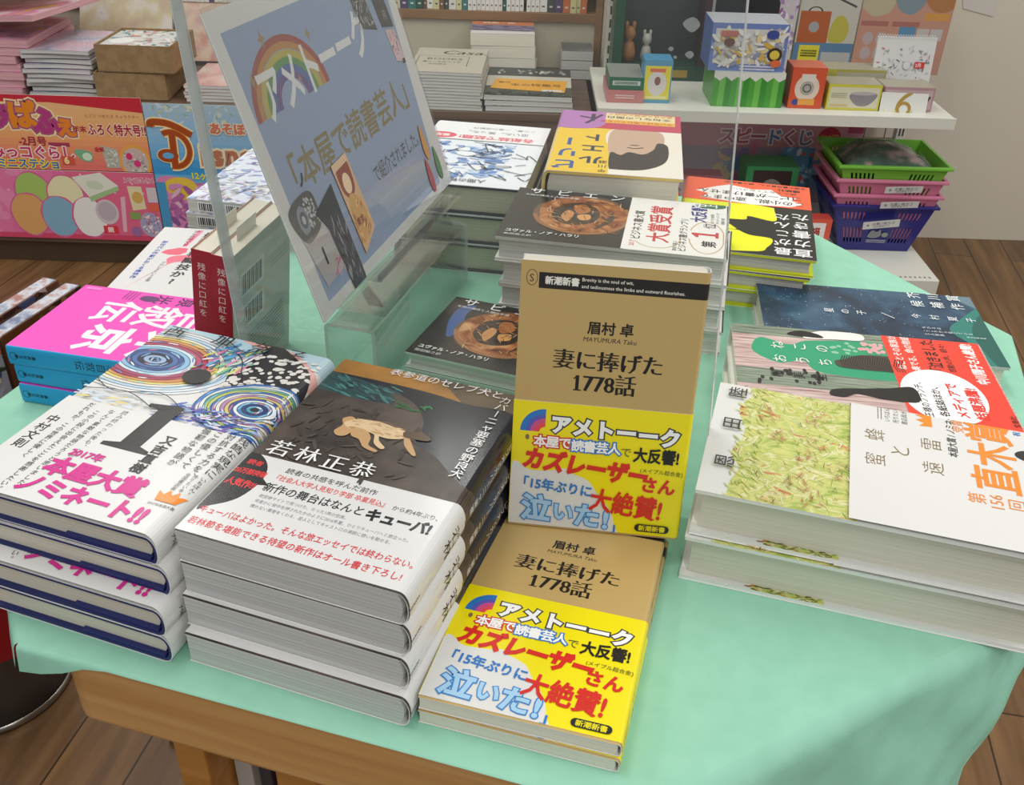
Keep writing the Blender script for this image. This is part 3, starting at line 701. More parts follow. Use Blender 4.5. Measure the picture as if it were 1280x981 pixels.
stack(cat, [(88, 675, Z0 + 25, 98.5), (88, 675, Z0, 98.5)], ['cat illustrated book with a red paper band behind the garden novels', 'lower copy of the cat illustrated book, under the red banded one'], 'book', 'cat books with red bands')
def art_star():
    a = Art(131, 194, .35)
    night = noise_mat('night_sky', 26, [(0.25, '#16222e'), (0.45, '#22384e'), (0.6, '#30506a'), (0.8, '#55788c')], detail=6, rough=.3, dist=.6)
    a.rect(0, 0, 131, 194, night)
    a.blob([(-5, -5), (-5, 14), (30, 20), (58, 34), (80, 20), (100, 4), (104, -5)], '#2f7f74'); a.blob([(-5, -5), (-5, 8), (40, 16), (70, 12), (90, -5)], '#256058')
    a.blob([(104, -4), (112, 8), (122, 14), (136, 10), (136, -4)], '#6a8490')
    for _ in range(150): a.ell(random.uniform(0, 131), random.uniform(60, 194), random.choice((.25, .35, .6)), random.choice((.25, .35, .5)), '#d8e4ea', 0, 6)
    a.vtext('星の子', 77, 134, 9, '#eef2f4', 14); a.line([(80, 88), (71, 78)], .9, '#e8eef0')
    a.vtext('芥川賞', 121, 52, 12.5, '#f0f4f4', 17.5, .004); a.vtext('候補作', 104, 52, 12.5, '#f0f4f4', 17.5, .004)
    a.vtext('今村夏子', 79, 58, 9, '#eef2f4', 15.5)
    for k in range(3): a.vtext(('ちひろは', 'こころから信じている', '三人家族')[k], 58 - 6 * k, 56, 4, '#dfe8ea')
    a.vtext('朝日新聞出版', 46, 22, 2.6, '#dfe8ea'); return a
star = make_book('star_hardcover', 131, 194, 25, '#2a4458', art_star(), None, hard=True, bulge=5, power=3, rough=.35, board='#c8ccc8')
lay(star, 101, 815, Z0, 99); tag(star, 'dark blue book with a starry night sky at the right edge of the table', 'book')

# ------------------------------------------------------------------ black history books with the round painting
def art_history(sky_reflection=False):
    W, H = 122, 194; a = Art(W, H, .2, .4); a.rect(0, 0, W, H, '#17171a')
    cx, cy = (64, 128)
    if sky_reflection: a.blob([(98, 182), (108, 170), (86, 172), (60, 166), (40, 172), (70, 182)], '#3a5a94')  # blue patch: sky reflection painted into the cover colour
    rock = noise_mat('cave_painting', 40, [(0.28, '#3a2418'), (0.42, '#8a4a24'), (0.56, '#b87a48'), (0.72, '#d0a070')], detail=6, rough=.2, dist=1.5)
    a.ell(cx, cy, 45, 43, '#6a4a34', 0, 40, .03); a.ell(cx + 1, cy, 42, 40, rock, 0, 40, .03)
    a.blob([(cx - 24, cy + 10), (cx - 8, cy + 26), (cx + 18, cy + 22), (cx + 28, cy + 2), (cx + 12, cy - 14), (cx - 14, cy - 12)], '#2e1c14')
    a.blob([(cx - 18, cy + 12), (cx - 6, cy + 18), (cx + 8, cy + 14), (cx + 4, cy + 8), (cx - 8, cy + 8)], '#c88a50'); a.blob([(cx + 2, cy + 4), (cx + 20, cy + 10), (cx + 24, cy), (cx + 10, cy - 6)], '#b06a38')
    a.blob([(cx - 12, cy), (cx - 2, cy + 4), (cx + 2, cy - 6), (cx - 8, cy - 8)], '#d89a5c'); a.blob([(cx - 30, cy - 14), (cx - 12, cy - 20), (cx + 10, cy - 26), (cx - 8, cy - 28)], '#3a2418')
    a.strokes(cx - 36, cy - 34, cx + 36, cy + 34, ['#7a4626', '#a8683a', '#c8925c', '#8c5630'], 60, 9, .9, 70, 40)
    a.ring(cx, cy, 40, 44, '#9a6840', 100, 300, 30); a.strokes(26, 96, 100, 160, ['#5a3420', '#e0b888', '#2a1a12'], 50, 8, .7, 20, 60)
    for k, ch in enumerate('サピエンス全史'): a.text(ch, 111, 176 - 25 * k, 15, '#f4f4f2', .012, 'c', rot=-90)
    a.text('文明の構造と人類の幸福', 100, 186, 4.6, '#e8e8e6', rot=-90)
    a.text('ユヴァル・ノア・ハラリ', 15, 188, 6.8, '#f2f2f0', .02, rot=-90, sx=.86); a.text('柴田裕之訳', 7, 188, 4.8, '#d8d8d6', rot=-90)
    return a
def band_history():
    a = Art(122, 88, .25, .2); a.rect(0, 0, 122, 88, '#efece6')
    a.text('ビジネス書大賞', 22, 78, 9.6, '#26262a', .02, sx=.96); a.text('2017', 8, 80, 6, '#d04040', .02)
    a.text('大賞受賞', 20, 59, 21, '#c8303a', .02, sx=.98); a.line([(30 + 22 * math.cos(R(t)), 60 + 20 * math.sin(R(t))) for t in range(120, 300, 10)], 1.2, '#c8b48a')
    a.text('読者が選ぶ', 6, 44, 4, '#26262a', .01); a.text('ビジネス書グランプリ', 6, 38, 7.8, '#26262a', .016, sx=.92)
    a.text('第', 26, 16, 13, '#26262a', .025, 'c'); a.poly([(40, 8), (52, 8), (52, 10.5), (48, 11), (48, 31), (45, 31), (39, 27), (39, 25), (44, 25), (44, 11), (40, 10.5)], '#c8303a'); a.text('位', 66, 16, 12, '#26262a', .01, 'c')
    a.line([(40 + 34 * math.cos(R(t)), 18 + 15 * math.sin(R(t))) for t in range(100, 440, 10) if not 250 < t < 290], 1.0, '#c8a878')
    a.text('大反響!', 72, 26, 15, '#2c2c80', .03, sx=.86); a.ell(114, 15, 7.5, 13, '#2a6a4a'); a.text('上', 114, 15, 11, '#f4f4f0', .02, 'c')
    for k in range(3): a.text(('オバマ大統領', 'ザッカーバーグ', '推薦の書')[k], 72, 14 - 4.6 * k, 3.6, '#3a3a3a')
    return a
his = make_book('history_hardcover', 122, 194, 22.5, '#17171a', art_history(), None, hard=True, bulge=6, power=2.6, obi=True, obi_h=86, obi_base='#efece6', obi_art=band_history(), rough=.2, coat=.4, page=PAGE_WHITE, board='#dcdad4')
stack(his, [(-131, 800, Z0 + 69.3, 95.5), (-126, 802, Z0 + 46.2, 94), (-128, 804, Z0 + 23.1, 95), (-125, 805, Z0, 95)],
      ['black history book with a round cave painting and white band, topmost of its stack', 'black history book second from the top, its white band poking out behind the gold book',
       'black history book third from the top of the stack behind the clear panel', 'black history book at the bottom of the stack behind the clear panel'], 'book', 'history books stacked behind the clear panel')
ah = art_history(True); ah.e = [([(p[0] * 108 / 122, p[1] * 186 / 194) for p in vs], fs, m_, ft) for vs, fs, m_, ft in ah.e]; ah.w = 108
h2 = make_book('history_hardcover', 108, 186, 14, '#17171a', ah, None, hard=True, bulge=4, power=2.6, rough=.2, coat=.4, page=PAGE_WHITE, board='#dcdad4')
# the low pair lies nearer, with no band
stack(h2, [(-167, 673, Z0 + 14.6, 86), (-167, 673, Z0, 86)], ['low black history book with a round painting, lying in front of the taller stack', 'second low black history book, hidden beneath its twin beside the clear riser'], 'book', 'low pair of black history books')

# ------------------------------------------------------------------ books at the back of the table
def art_portrait():
    a = Art(131, 194, .3, .1); a.rect(0, 0, 131, 194, '#efe8dc'); a.rect(70, 58, 131, 194, '#f0c838')
    a.blob([(0, 58), (2, 120), (30, 130), (70, 120), (70, 58)], '#efe6d6')
    a.blob([(22, 60), (20, 120), (34, 150), (56, 156), (70, 150), (70, 60)], '#c8a890')
    a.blob([(14, 104), (16, 150), (36, 176), (64, 180), (70, 174), (70, 132), (60, 138), (52, 128), (38, 132), (28, 116), (24, 96)], '#2a2424')
    a.line(spline([(38, 112), (46, 116), (54, 114)], 4, False), 2.4, '#4a342c'); a.ell(47, 106, 5, 1.4, '#4a3430')
    a.vtext('ビリー', 112, 174, 26, '#2c5aa0', 34, .03); a.vtext('ルエト', 88, 158, 24, '#22304e', 34, .03); a.vtext('平川滋', 76, 186, 9, '#2a2a2a', 12, .01)
    a.rect(0, 0, 131, 58, '#c43a5c'); a.blob([(70, 0), (131, 0), (131, 58), (90, 58), (76, 30)], '#b478b8'); a.line([(84, 10), (100, 44)], 4, '#4a2a50'); a.text('ト', 82, 22, 30, '#3a2c50', .03)
    a.rect(6, 2, 80, 26, '#ecd8a8'); a.text('文句なしの面白', 10, 17, 9, '#2a2424', .02, sx=1.1); a.text('書店員大絶賛の声続々', 8, 6, 7, '#c87820', .01)
    a.rect(6, 26, 80, 38, '#e8b040'); a.text('今いちばん売れている本', 8, 32, 7, '#c83030', .02); return a
por = make_book('portrait_hardcover', 131, 194, 36, '#efe8dc', art_portrait(), None, hard=True, bulge=6, power=2.6, rough=.3, coat=.1, page=PAGE_CREAM, board='#e8c860')
stack(por, [(-164, 957, Z0 + 74, 189), (-164, 957, Z0 + 37, 189), (-164, 957, Z0, 189)], ['yellow and pink hardcover with a dark haired portrait, topmost at the back of the table', 'portrait hardcover in the middle of the stack at the back of the table', 'portrait hardcover at the bottom of the stack at the back of the table'], 'book', 'portrait hardcovers at the back of the table')
def art_sketch():
    a = Art(130, 192, .4); a.rect(0, 0, 130, 192, '#e9edf2')
    a.strokes(30, 70, 128, 170, ['#8aa8d8', '#a8c0e4', '#6a8cc4', '#c8d8ee'], 160, 14, 5, 20, 60)
    for _ in range(20): a.ell(random.uniform(70, 122), random.uniform(90, 168), random.uniform(6, 12), random.uniform(5, 8), random.choice(['#eef2f6', '#e6eef8']), 0, 16); 
    for _ in range(30):
        x, y = random.uniform(6, 110), random.uniform(70, 170); a.line(spline([(x, y), (x + random.uniform(-18, 18), y + random.uniform(-10, 14)), (x + random.uniform(-24, 24), y + random.uniform(-20, 20))], 5, False), 1.1, random.choice(['#2a3444', '#4a5a74', '#1c2430']))
    a.rect(0, 4, 130, 62, '#f0f0f0'); a.text('各紙誌で話題!', 12, 52, 13, '#e06878', .03, sx=1.0); a.ell(112, 50, 16, 10, '#e05a6a'); a.text('重版', 112, 50, 9, '#f8f0f0', .02, 'c')
    a.text('泣いた。笑った。', 20, 34, 9, '#4a4a52', .01); a.text('この夏、一番の感動作', 14, 20, 7, '#6a6a72', 0); a.text('人間の物語', 40, 180, 9, '#3a4456', .01); return a
ske = make_book('sketch_hardcover', 130, 192, 29.5, '#e9edf2', art_sketch(), None, hard=True, bulge=6, power=2.6, rough=.4, page=pages('pages_sketch', '#b4b298', '#ccc9b0'), board='#2a3038')
stack(ske, [(-304, 932, Z0 + 60.4, 187), (-303, 932, Z0 + 30.2, 187), (-304, 932, Z0, 187)], ['pale blue sketch covered hardcover, topmost of the stack behind the clear sign', 'sketch covered hardcover in the middle of the stack behind the clear sign', 'sketch covered hardcover at the bottom of the stack behind the clear sign'], 'book', 'sketch hardcovers behind the sign')
def art_yellow():
    a = Art(131, 190, .3); a.rect(0, 0, 131, 190, '#17181a')
    a.blob([(36, 70), (150, 70), (150, 184), (60, 184), (44, 170), (40, 150), (60, 146), (70, 138), (72, 132), (36, 104)], '#e8ee1c')
    a.blob([(36, 66), (36, 104), (62, 98), (66, 108), (92, 112), (80, 124), (70, 136), (50, 138), (36, 130), (20, 120), (10, 66)], '#17181a'); a.line([(66, 136), (131, 136)], 1, '#2a2c1c')
    a.vtext('最がこんた', 30, 176, 17, '#f4f4f2', 21, .01); a.vtext('直カ書きた', 12, 176, 19, '#f4f4f2', 22, .01)
    a.rect(0, 0, 131, 66, '#f0603c')
    a.poly([(8, 52), (20, 44), (14, 36), (30, 34), (40, 18), (60, 22), (84, 14), (96, 22), (118, 40), (104, 46), (112, 58), (60, 66), (20, 62)], '#f4f2ee')
    a.text('この小説、途中まで', 6, 54, 12, '#26221e', .02, sx=.98); a.text('コピーが書けません', 8, 38, 12, '#26221e', .02, sx=1); a.text('読んでみてください。', 14, 25, 7, '#3a3430', .01)
    a.text('全国の書店員さん、続々重版中!', 4, 6, 6, '#2a201c', .02); a.text('講談社', 10, 16, 8, '#2a201c', .02); return a
yel = make_book('yellow_hardcover', 131, 190, 18, '#17181a', art_yellow(), None, hard=True, bulge=5, power=3, rough=.3, page=PAGE_GREY, board='#d8e020', overhang=4)
stack(yel, [(-26, 946, Z0 + 37, 184), (-27, 945, Z0 + 18.5, 183), (-28, 946, Z0, 184)], ['yellow and black book with an orange band, topmost of the far right stack', 'yellow edged book in the middle of the far right stack', 'yellow edged book at the bottom of the far right stack'], 'book', 'yellow and black books in the far right stack')

# ------------------------------------------------------------------ left side of the table
def art_pink():
    a = Art(106, 124, .4); a.rect(0, 0, 106, 124, '#f24fbe')
    a.text('東', 78, 112, 42, '#fbf4f6', .03, 'c'); a.text('京', 78, 66, 42, '#fbf4f6', .03, 'c')
    a.text('自', 38, 122, 36, '#fbf4f6', .022, 'c'); a.text('叙', 36, 87, 36, '#fbf4f6', .022, 'c'); a.text('伝', 36, 51, 36, '#fbf4f6', .022, 'c')
    a.vtext('奥泉光', 9, 116, 15, '#4a2058', 20, .015); a.blob([(6, 70), (12, 72), (15, 64), (12, 56), (6, 58)], '#6a3a70'); a.greek(2, 40, 16, 52, '#8a4a88', 3, 1)
    a.rect(3, 4, 7, 18, '#f880d4'); return a
sp = Art(18, 150); sp.noclip = True; sp.vtext('東京自叙伝', 0, 96, 8.5, '#1c2430', 9); sp.vtext('集英社文庫', 0, 22, 3.4, '#14303c', 3.6, .02); sp.line([(3 * math.cos(R(t)), 30 - 28 + 3 * math.sin(R(t)) + 3) for t in range(0, 361, 20)], .4, '#14303c')
pk = make_book('pink_paperback', 106, 124, 16.5, '#f55ac4', art_pink(), sp, bulge=2.4, power=4, spine_base='#1ea4da', rough=.4)
stack(pk, [(-477, 560, Z0 + 33.6, -86), (-475, 561, Z0 + 16.8, -87), (-474, 559, Z0, -87)], ['bright pink paperback with a blue spine, topmost of three by the left edge', 'pink paperback with a blue spine in the middle of its stack of three', 'pink paperback with a blue spine at the bottom of its stack, on the green paper'], 'book', 'pink paperbacks with blue spines')
def art_white():
    a = Art(110, 172, .4); a.rect(0, 0, 110, 172, '#e0dfde')
    a.blob([(16, 36), (24, 60), (34, 84), (30, 100), (40, 108), (70, 112), (104, 116), (104, 104), (66, 98), (40, 92), (30, 74)], '#ee7a90'); a.ell(32, 116, 12, 8, '#ea6a82', 20, 20, .1)
    a.line([(40, 168), (36, 128)], 4, '#ee8aa4')
    a.vtext('最強の格闘技か?', 52, 158, 13.5, '#2c2a2e', 15, .03); a.vtext('新世代の作家がおくる痛快作', 14, 136, 6, '#3a5ab8', 6.6, .012); a.vtext('プロレスという言葉', 30, 90, 4.4, '#5a5a60', 4.8)
    for k in range(4): a.vtext('読み出したら止まらない面白さ', 66 + 9 * k, 160, 5, '#38363a', 5.6)
    a.vtext('ブックガイド', 36, 164, 6, '#a82a50', 6.4, .02); return a
lay(make_book('white_paperback', 110, 172, 21, '#e0dfde', art_white(), None, bulge=4, power=3, rough=.4), -521, 720, Z0, 12)
tag(bpy.context.scene.objects['white_paperback'], 'white paperback with red brushwork and black lettering, behind the pink paperbacks', 'book')
def art_blue():
    a = Art(128, 170, .35); a.rect(0, 0, 128, 170, '#dfe6f4')
    a.strokes(0, 0, 128, 170, ['#b8c8ec', '#c8b8e0', '#f0f2f8', '#a8bce4', '#dcc8e4', '#f4f4f8'], 240, 12, 4, 30, 60)
    a.strokes(20, 100, 120, 160, ['#9080b8', '#b080a8', '#8090c8'], 60, 7, 1.5, 20, 60); a.strokes(0, 0, 128, 60, ['#8a7a68', '#c8b8a0', '#4a4a50', '#e8dcc8'], 120, 8, 1.6, 40, 60)
    a.ell(88, 66, 24, 20, '#e8e45a'); a.text('10', 88, 70, 20, '#2a4a78', .02, 'c'); a.text('万部', 88, 56, 9, '#4a4a30', .02, 'c'); return a
bl = make_book('blue_paperback', 128, 170, 15, '#e8ecf4', art_blue(), None, bulge=3, power=3, rough=.35, page=PAGE_WHITE)
def barcodes(o):
    m = MB(); 
    for x0 in (-52, -22, 10):
        m.box(x0, x0 + 22, -85.7, -85.5, 2.4, 12.6, mat('#f2f2f2', .5))
        for k in range(9): m.box(x0 + 1.4 + 2.2 * k, x0 + 2.4 + 2.2 * k + (k % 3) * .3, -85.9, -85.7, 3.4, 11.4, mat('#1c1c1e', .5))
    m.build('barcode_label', o)
barcodes(bl)
stack(bl, [(-522, 906, Z0 + 30.6, 5), (-526, 905, Z0 + 15.3, 6), (-523, 903, Z0, 4)], ['pale blue paperback with a yellow badge, topmost of the back left stack', 'pale blue paperback in the middle of the back left stack', 'pale blue paperback at the bottom of the back left stack'], 'book', 'pale blue paperbacks at the back left')

# two small red paperbacks on end, leaning to the left
def red_book(name):
    root = empty(name, (0, 0, 0)); t, d, h = 15.5, 104, 130
    m = MB(); red = mat('#a81c30', .4); grey = mat('#b9bdb6', .5); tan = mat('#c8a08c', .5)
    m.box(0, t, 0, .6, 0, h, red); m.box(0, .6, .6, d, 0, h, tan); m.box(t - .6, t, .6, d, 0, h, grey)
    a = Art(t, h, .4); a.noclip = True; a.vtext('残像に口紅を', t / 2, h - 13, 6.6, '#f2dcd4', 7.6); a.emit(m, lambda x, y, dd: (x, -.05 - dd, y))
    b = Art(d, h, .5)
    for zz in (100, 72):
        b.rect(14, zz - 10, 54, zz + 10, '#d4d8d2')
        for k in range(16): b.rect(16 + 2.2 * k, zz - 8, 17.1 + 2.2 * k + (k % 3) * .4, zz + 8, '#4a504c')
    b.greek(16, 20, 90, 54, '#6a706c', 3, 1); b.greek(62, 96, 96, 100, '#7a807c', 3, 1)
    b.emit(m, lambda x, y, dd: (t + .05 + dd, x, y))
    m.build('cover', root, bevel=.3)
    p = MB(); p.box(.7, t - .7, .8, d - 1, .6, h - 1.4, PAGE_CREAM); p.build('page_block', root)
    s = MB(); s.box(t * .35, t * .35 + .3, 30, 62, h - 20, h + 9, mat('#eeece4', .6)); s.build('sales_slip', root)
    return root
rb = red_book('red_spined_paperback')
for i, (x, y) in enumerate(((-410, 552), (-391.5, 548))):
    o = rb if i == 0 else copy_tree(rb)
    o.location = TB(x, y, Z0); o.rotation_euler = Euler((0, R(6.5), R(ROT0 + 4)), 'XYZ')
    tag(o, ['red spined paperback standing on end, the left one of the leaning pair', 'red spined paperback standing on end, right of its twin behind the clear edge'][i], 'book', 'red spined paperbacks standing on end')

# comics standing beside the table
def comic(x0, x1, y0, y1, z0, z1, cols, label, word):
    o = empty('comic_book', TB(x0, y0, z0), R(ROT0)); w_, d, h = x1 - x0, y1 - y0, z1 - z0
    m = MB(); m.box(0, w_, 0, d, 0, h, mat(cols[0], .2, coat=.4))
    a = Art(d, h, .2, .4); a.rect(0, 0, d, h, cols[0]); a.strokes(0, 0, d, h, cols, 160, 22, 7, 30, 90)
    a.blob([(d * .2, h * .1), (d * .5, h * .8), (d * .8, h * .2)], cols[1]); a.text(word, d * .35, h * .62, h * .26, '#f4f2ea', .06); a.text(word, d * .35, h * .62, h * .26, '#2a2430', .02)
    a.emit(m, lambda x, y, dd: (w_ + .05 + dd, x, y)); m.build('cover', o, bevel=1)
    p = MB(); p.box(1.5, w_ - 1.5, 1, d - 1, 2, h + .4, noise_mat('comic_edge', 60, [(.35, '#7a86a4'), (.5, '#d8dce4'), (.65, '#b07a70')], rough=.3)); p.build('page_block', o)
    f = MB(); f.box(-.6, w_ + .6, -.6, d + .6, -.2, h + 1, FILM); f.build('shrink_film', o)
    tag(o, label, 'book', 'comics racked beside the table')
comic(-641, -624, 585, 692, -178, -2, ['#6a4028', '#2c4a8c', '#3a2418', '#8a6a50', '#b8c4d8', '#1c1c28'], 'shrink wrapped brown comic standing beside the left edge of the table', 'ワン')
comic(-664, -647, 585, 690, -178, 1, ['#8a5a44', '#5a6a9c', '#d8d0d0', '#4a3430'], 'outermost shrink wrapped comic, to the left of the brown one', 'ピー')
comic(-641, -624, 470, 580, -178, -6, ['#a8b4c8', '#c8683c', '#3c5a9c', '#e8dcc8', '#2c4a3c', '#e0a048'], 'colourful comic standing nearest the front on the left', 'く')
rk = empty('comic_rack', TB(-645, 580, -TABLE_Z * 1000), R(ROT0)); m = MB()
m.box(-28, 28, -112, 215, 516, 540.5, WOOD_DARK); m.build('shelf_board', rk)
m = MB(); m.box(-20, 20, 190, 212, 14.5, 516, WOOD_DARK); m.build('leg_panel', rk)
m = MB(); m.box(-28, 28, 130, 290, 0, 14, WOOD_DARK); m.build('foot', rk)
tag(rk, 'narrow dark wooden rack holding comics left of the table', 'rack')

# ------------------------------------------------------------------ clear panel, sign and riser
SCRAPS = ((281, 317, 5), (275, 304, 1.6), (284, 302, 2.6), (278, 300, 1.2), (297, 308, 1.6))
TAPE = clear('cloudy_tape', '#e8eae8', .6, .3)
pn = empty('clear_panel', TB(-342, 525, Z0 - .4), R(ROT0)); m = MB()
m.prism([(0, 0), (331, 0), (289, 700), (-44, 700)], 0, 10, ACRYLIC, axis='y'); m.build('sheet', pn)
m = MB(); m.prism([(-.6, 0), (-.05, 0), (-44.05, 700), (-44.6, 700)], 0, 10, ACRYLIC_EDGE, axis='y'); m.prism([(0, 0), (1.2, 0), (-42.8, 700), (-44, 700)], 10.05, 10.5, ACRYLIC_EDGE, axis='y'); m.build('polished_edge', pn)
m = MB(); m.prism([(331.05, 0), (331.6, 0), (289.6, 700), (289.05, 700)], 0, 10, ACRYLIC_EDGE, axis='y'); m.build('polished_edge', pn)
for x, z, s_ in SCRAPS:
    x, z = x + 0, z; m = MB()
    m.prism(spline([(x, z), (x + s_, z + s_ * .7), (x + s_ * 1.8, z), (x + s_, z - s_ * .8)], 3), -.3, -.05, TAPE, axis='y'); m.build('tape_scrap', pn)
tag(pn, 'tall clear acrylic panel standing across the table in front of the sign', 'panel')

def u_channel(x0, x1, z1, th, y0, y1, mb, m, r=5):
    out = [(x0, 0), (x0, z1 - r)] + [(x0 + r - r * math.cos(R(t)), z1 - r + r * math.sin(R(t))) for t in (30, 60, 90)] + [(x1 - r + r * math.sin(R(t)), z1 - r + r * math.cos(R(t))) for t in (0, 30, 60, 90)] + [(x1, 0)]
    inn = [(x0 + th, 0), (x0 + th, z1 - r)] + [(x0 + r - (r - th) * math.cos(R(t)), z1 - r + (r - th) * math.sin(R(t))) for t in (30, 60, 90)] + [(x1 - r + (r - th) * math.sin(R(t)), z1 - r + (r - th) * math.cos(R(t))) for t in (0, 30, 60, 90)] + [(x1 - th, 0)]
    n = len(out); vs = [(x, y, z) for y in (y0, y1) for x, z in out] + [(x, y, z) for y in (y0, y1) for x, z in inn]; fs = []
    for i in range(n - 1): fs += [(i, i + 1, n + i + 1, n + i), (2 * n + i, 3 * n + i, 3 * n + i + 1, 2 * n + i + 1)]
    mb.add(vs, fs, m)
    fs = []
    for i in range(n - 1): fs += [(i, 2 * n + i, 2 * n + i + 1, i + 1), (n + i, n + i + 1, 3 * n + i + 1, 3 * n + i)]
    fs += [(0, n, 3 * n, 2 * n), (n - 1, 3 * n - 1, 4 * n - 1, 2 * n - 1)]
    mb.add(vs, fs, ACRYLIC_EDGE)
rs = empty('acrylic_riser', TB(-297, 710, Z0 - .4), R(ROT0)); m = MB(); u_channel(-22, 21, 60, 3, -112, 110, m, ACRYLIC_THIN); m.build('bent_sheet', rs)
tag(rs, 'low clear acrylic riser under the sign, bent like a bridge', 'display riser')
SY, ST = 91.85, -17.6
smat = Matrix.Rotation(R(ROT0 + SY), 4, 'Z') @ Matrix.Rotation(R(ST), 4, 'X')
SW, SH = 294.7, 211
ez = empty('sign_easel', TB(-297, 690, Z0 + 60.2), R(ROT0)); m = MB()
m.box(-20, 20, -70, 120, 0, 2.6, ACRYLIC_THIN); m.build('foot', ez)
m = MB(); m.prism([(2, 2.6), (14, 2.6), (-4, 30), (-12, 30)], -60, -57.4, ACRYLIC_THIN, axis='y'); m.build('gusset', ez)
m = MB(); m.prism([(2, 2.6), (14, 2.6), (-4, 30), (-12, 30)], 110, 112.6, ACRYLIC_THIN, axis='y'); m.build('gusset', ez)
m = MB(); m.box(-14, 18, -70, 120, 29.6, 31.6, ACRYLIC_THIN); m.build('ledge', ez)
m = MB(); m.box(16, 18, -70, 120, 31.6, 36, ACRYLIC_THIN); m.build('lip', ez)
m = MB(); m.prism([(-13, 31), (-10.5, 31), (-48, 150), (-50.5, 150)], -30, 70, ACRYLIC_THIN, axis='y'); m.build('back_plate', ez)
tag(ez, 'clear acrylic easel holding up the slanted sign', 'easel')
def art_sign():
    a = Art(SW, SH, .45); a.rect(0, 0, SW, SH, '#ecece9')
    a.poly([(13, 197), (16, 9), (268, 8), (282, 196)], '#98aed0')
    a.rect(0, 0, 0.1, .1, '#e6e6e4')
    cx, cy = 73, 138
    for r, c in ((57, '#a8403a'), (51, '#c88a3a'), (44, '#c8b84a'), (38, '#5a9a58'), (32, '#4a6ab0'), (26, '#6a4a90')): a.ring(cx, cy, r - 6.2, r, c, 0, 180, 36, .78)
    for x, y, s in ((57, 184, 7), (121, 174, 6), (28, 163, 6), (88, 150, 4)): a.poly([(x, y + s), (x + s * .25, y + s * .25), (x + s * .8, y), (x + s * .25, y - s * .25), (x, y - s), (x - s * .25, y - s * .25), (x - s * .8, y), (x - s * .25, y + s * .25)], '#a88c64')
    for i, ch in enumerate('アメトーーク'): a.text(ch, 45 + 31.5 * i, 151 + 1.2 * i, 39, '#f4f4f2', .012, 'c', by=.03, sx=.86)
    a.text('「本屋で読書芸人」', 14, 97, 29.5, '#8c7a44', .016, sx=.98, rot=0); a.text('で紹介されました。', 146, 57, 15.5, '#23262c', .006, sx=.80)
    a.poly([(206, 184), (234, 178), (240, 152), (214, 158)], '#3a3c40'); a.strokes(208, 158, 236, 180, ['#8a8c90', '#1c1e22', '#b8babc'], 50, 6, 1.6, 60, 60)
    a.poly([(246, 178), (270, 174), (274, 148), (250, 152)], '#26282c'); a.text('月', 262, 160, 8, '#b8b8b8', 0, 'c'); a.poly([(254, 149), (272, 146), (276, 118), (258, 122)], '#e8c8cc'); a.strokes(258, 124, 272, 144, ['#c88088', '#f0dcdc', '#7a3a48'], 16, 5, 1.4, 60, 60); a.rect(270, 117, 276, 121, '#1c1e22')
    a.poly([(8, 78), (44, 84), (54, 20), (22, 18)], '#c0bcbc'); a.blob([(8, 78), (30, 84), (46, 80), (44, 58), (22, 52), (12, 60)], '#2c2e34'); a.ell(24, 68, 8, 10, '#8a96a4', 0, 20, .05); a.ell(24, 68, 5, 6, '#3a4450'); a.ell(24, 68, 2.4, 3, '#c8ccd0')
    for _ in range(40): a.ell(random.uniform(30, 44), random.uniform(60, 80), 1.2, 1.2, '#c8c8c8', 0, 7)
    a.text('1', 33, 38, 18, '#1c1c1e', .02, 'c'); a.strokes(38, 18, 54, 30, ['#c84a78', '#e8a8bc'], 12, 5, 1, 30, 40); a.text('ノ', 40, 92, 10, '#1c1e22', .04, 'c')
    a.poly([(50, 64), (76, 66), (78, 0), (56, -2)], '#33363a'); a.poly([(40, 66), (76, 76), (76, 60), (50, 52)], '#2a2c30'); a.strokes(56, 4, 76, 56, ['#1c1e20', '#6a6e70', '#a0a2a4', '#44484a'], 60, 8, 1.2, 80, 20)
    a.poly([(84, 86), (112, 88), (118, 26), (90, 14)], '#d0a47c'); a.blob([(90, 84), (108, 86), (110, 66), (104, 58), (94, 58), (88, 68)], '#8a4030'); a.ell(99, 68, 6.5, 8, '#e8c8a4'); a.blob([(92, 56), (106, 56), (114, 30), (90, 22)], '#c89858'); a.strokes(90, 22, 114, 54, ['#a86840', '#e8c078', '#8a5030'], 30, 6, 1.4, 70, 40); a.poly([(84, 86), (112, 88), (111, 82), (84, 80)], '#d8b494')
    a.text('東京', 99, 38, 7, '#8a3a28', .03, 'c')
    for x, y, c in ((258, 48, '#c88a3a'), (250, 20, '#a83a48'), (274, 24, '#4a7a44')): a.blob([(x, y + 17), (x + 5, y + 2), (x + 4, y - 12), (x - 1, y - 14), (x - 5, y - 6), (x - 4, y + 6)], c)
    return a
sg = empty('sign', TB(-293.5, 689, Z0 + 93), 0); sg.rotation_euler = smat.to_euler(); m = MB()
m.box(-SW / 2, SW / 2, -.4, .4, 0, SH, mat('#e6e6e4', .45)); art_sign().emit(m, lambda x, y, d: (x - SW / 2, -.42 - d, y)); m.build('printed_sheet', sg)
m = MB(); m.box(-SW / 2, SW / 2 + 3, -1.2, -1.0, 0, SH + 3, FILM); m.build('clear_sleeve', sg)
tag(sg, 'slanted blue shop sign with a rainbow in a clear sleeve above the books', 'sign')

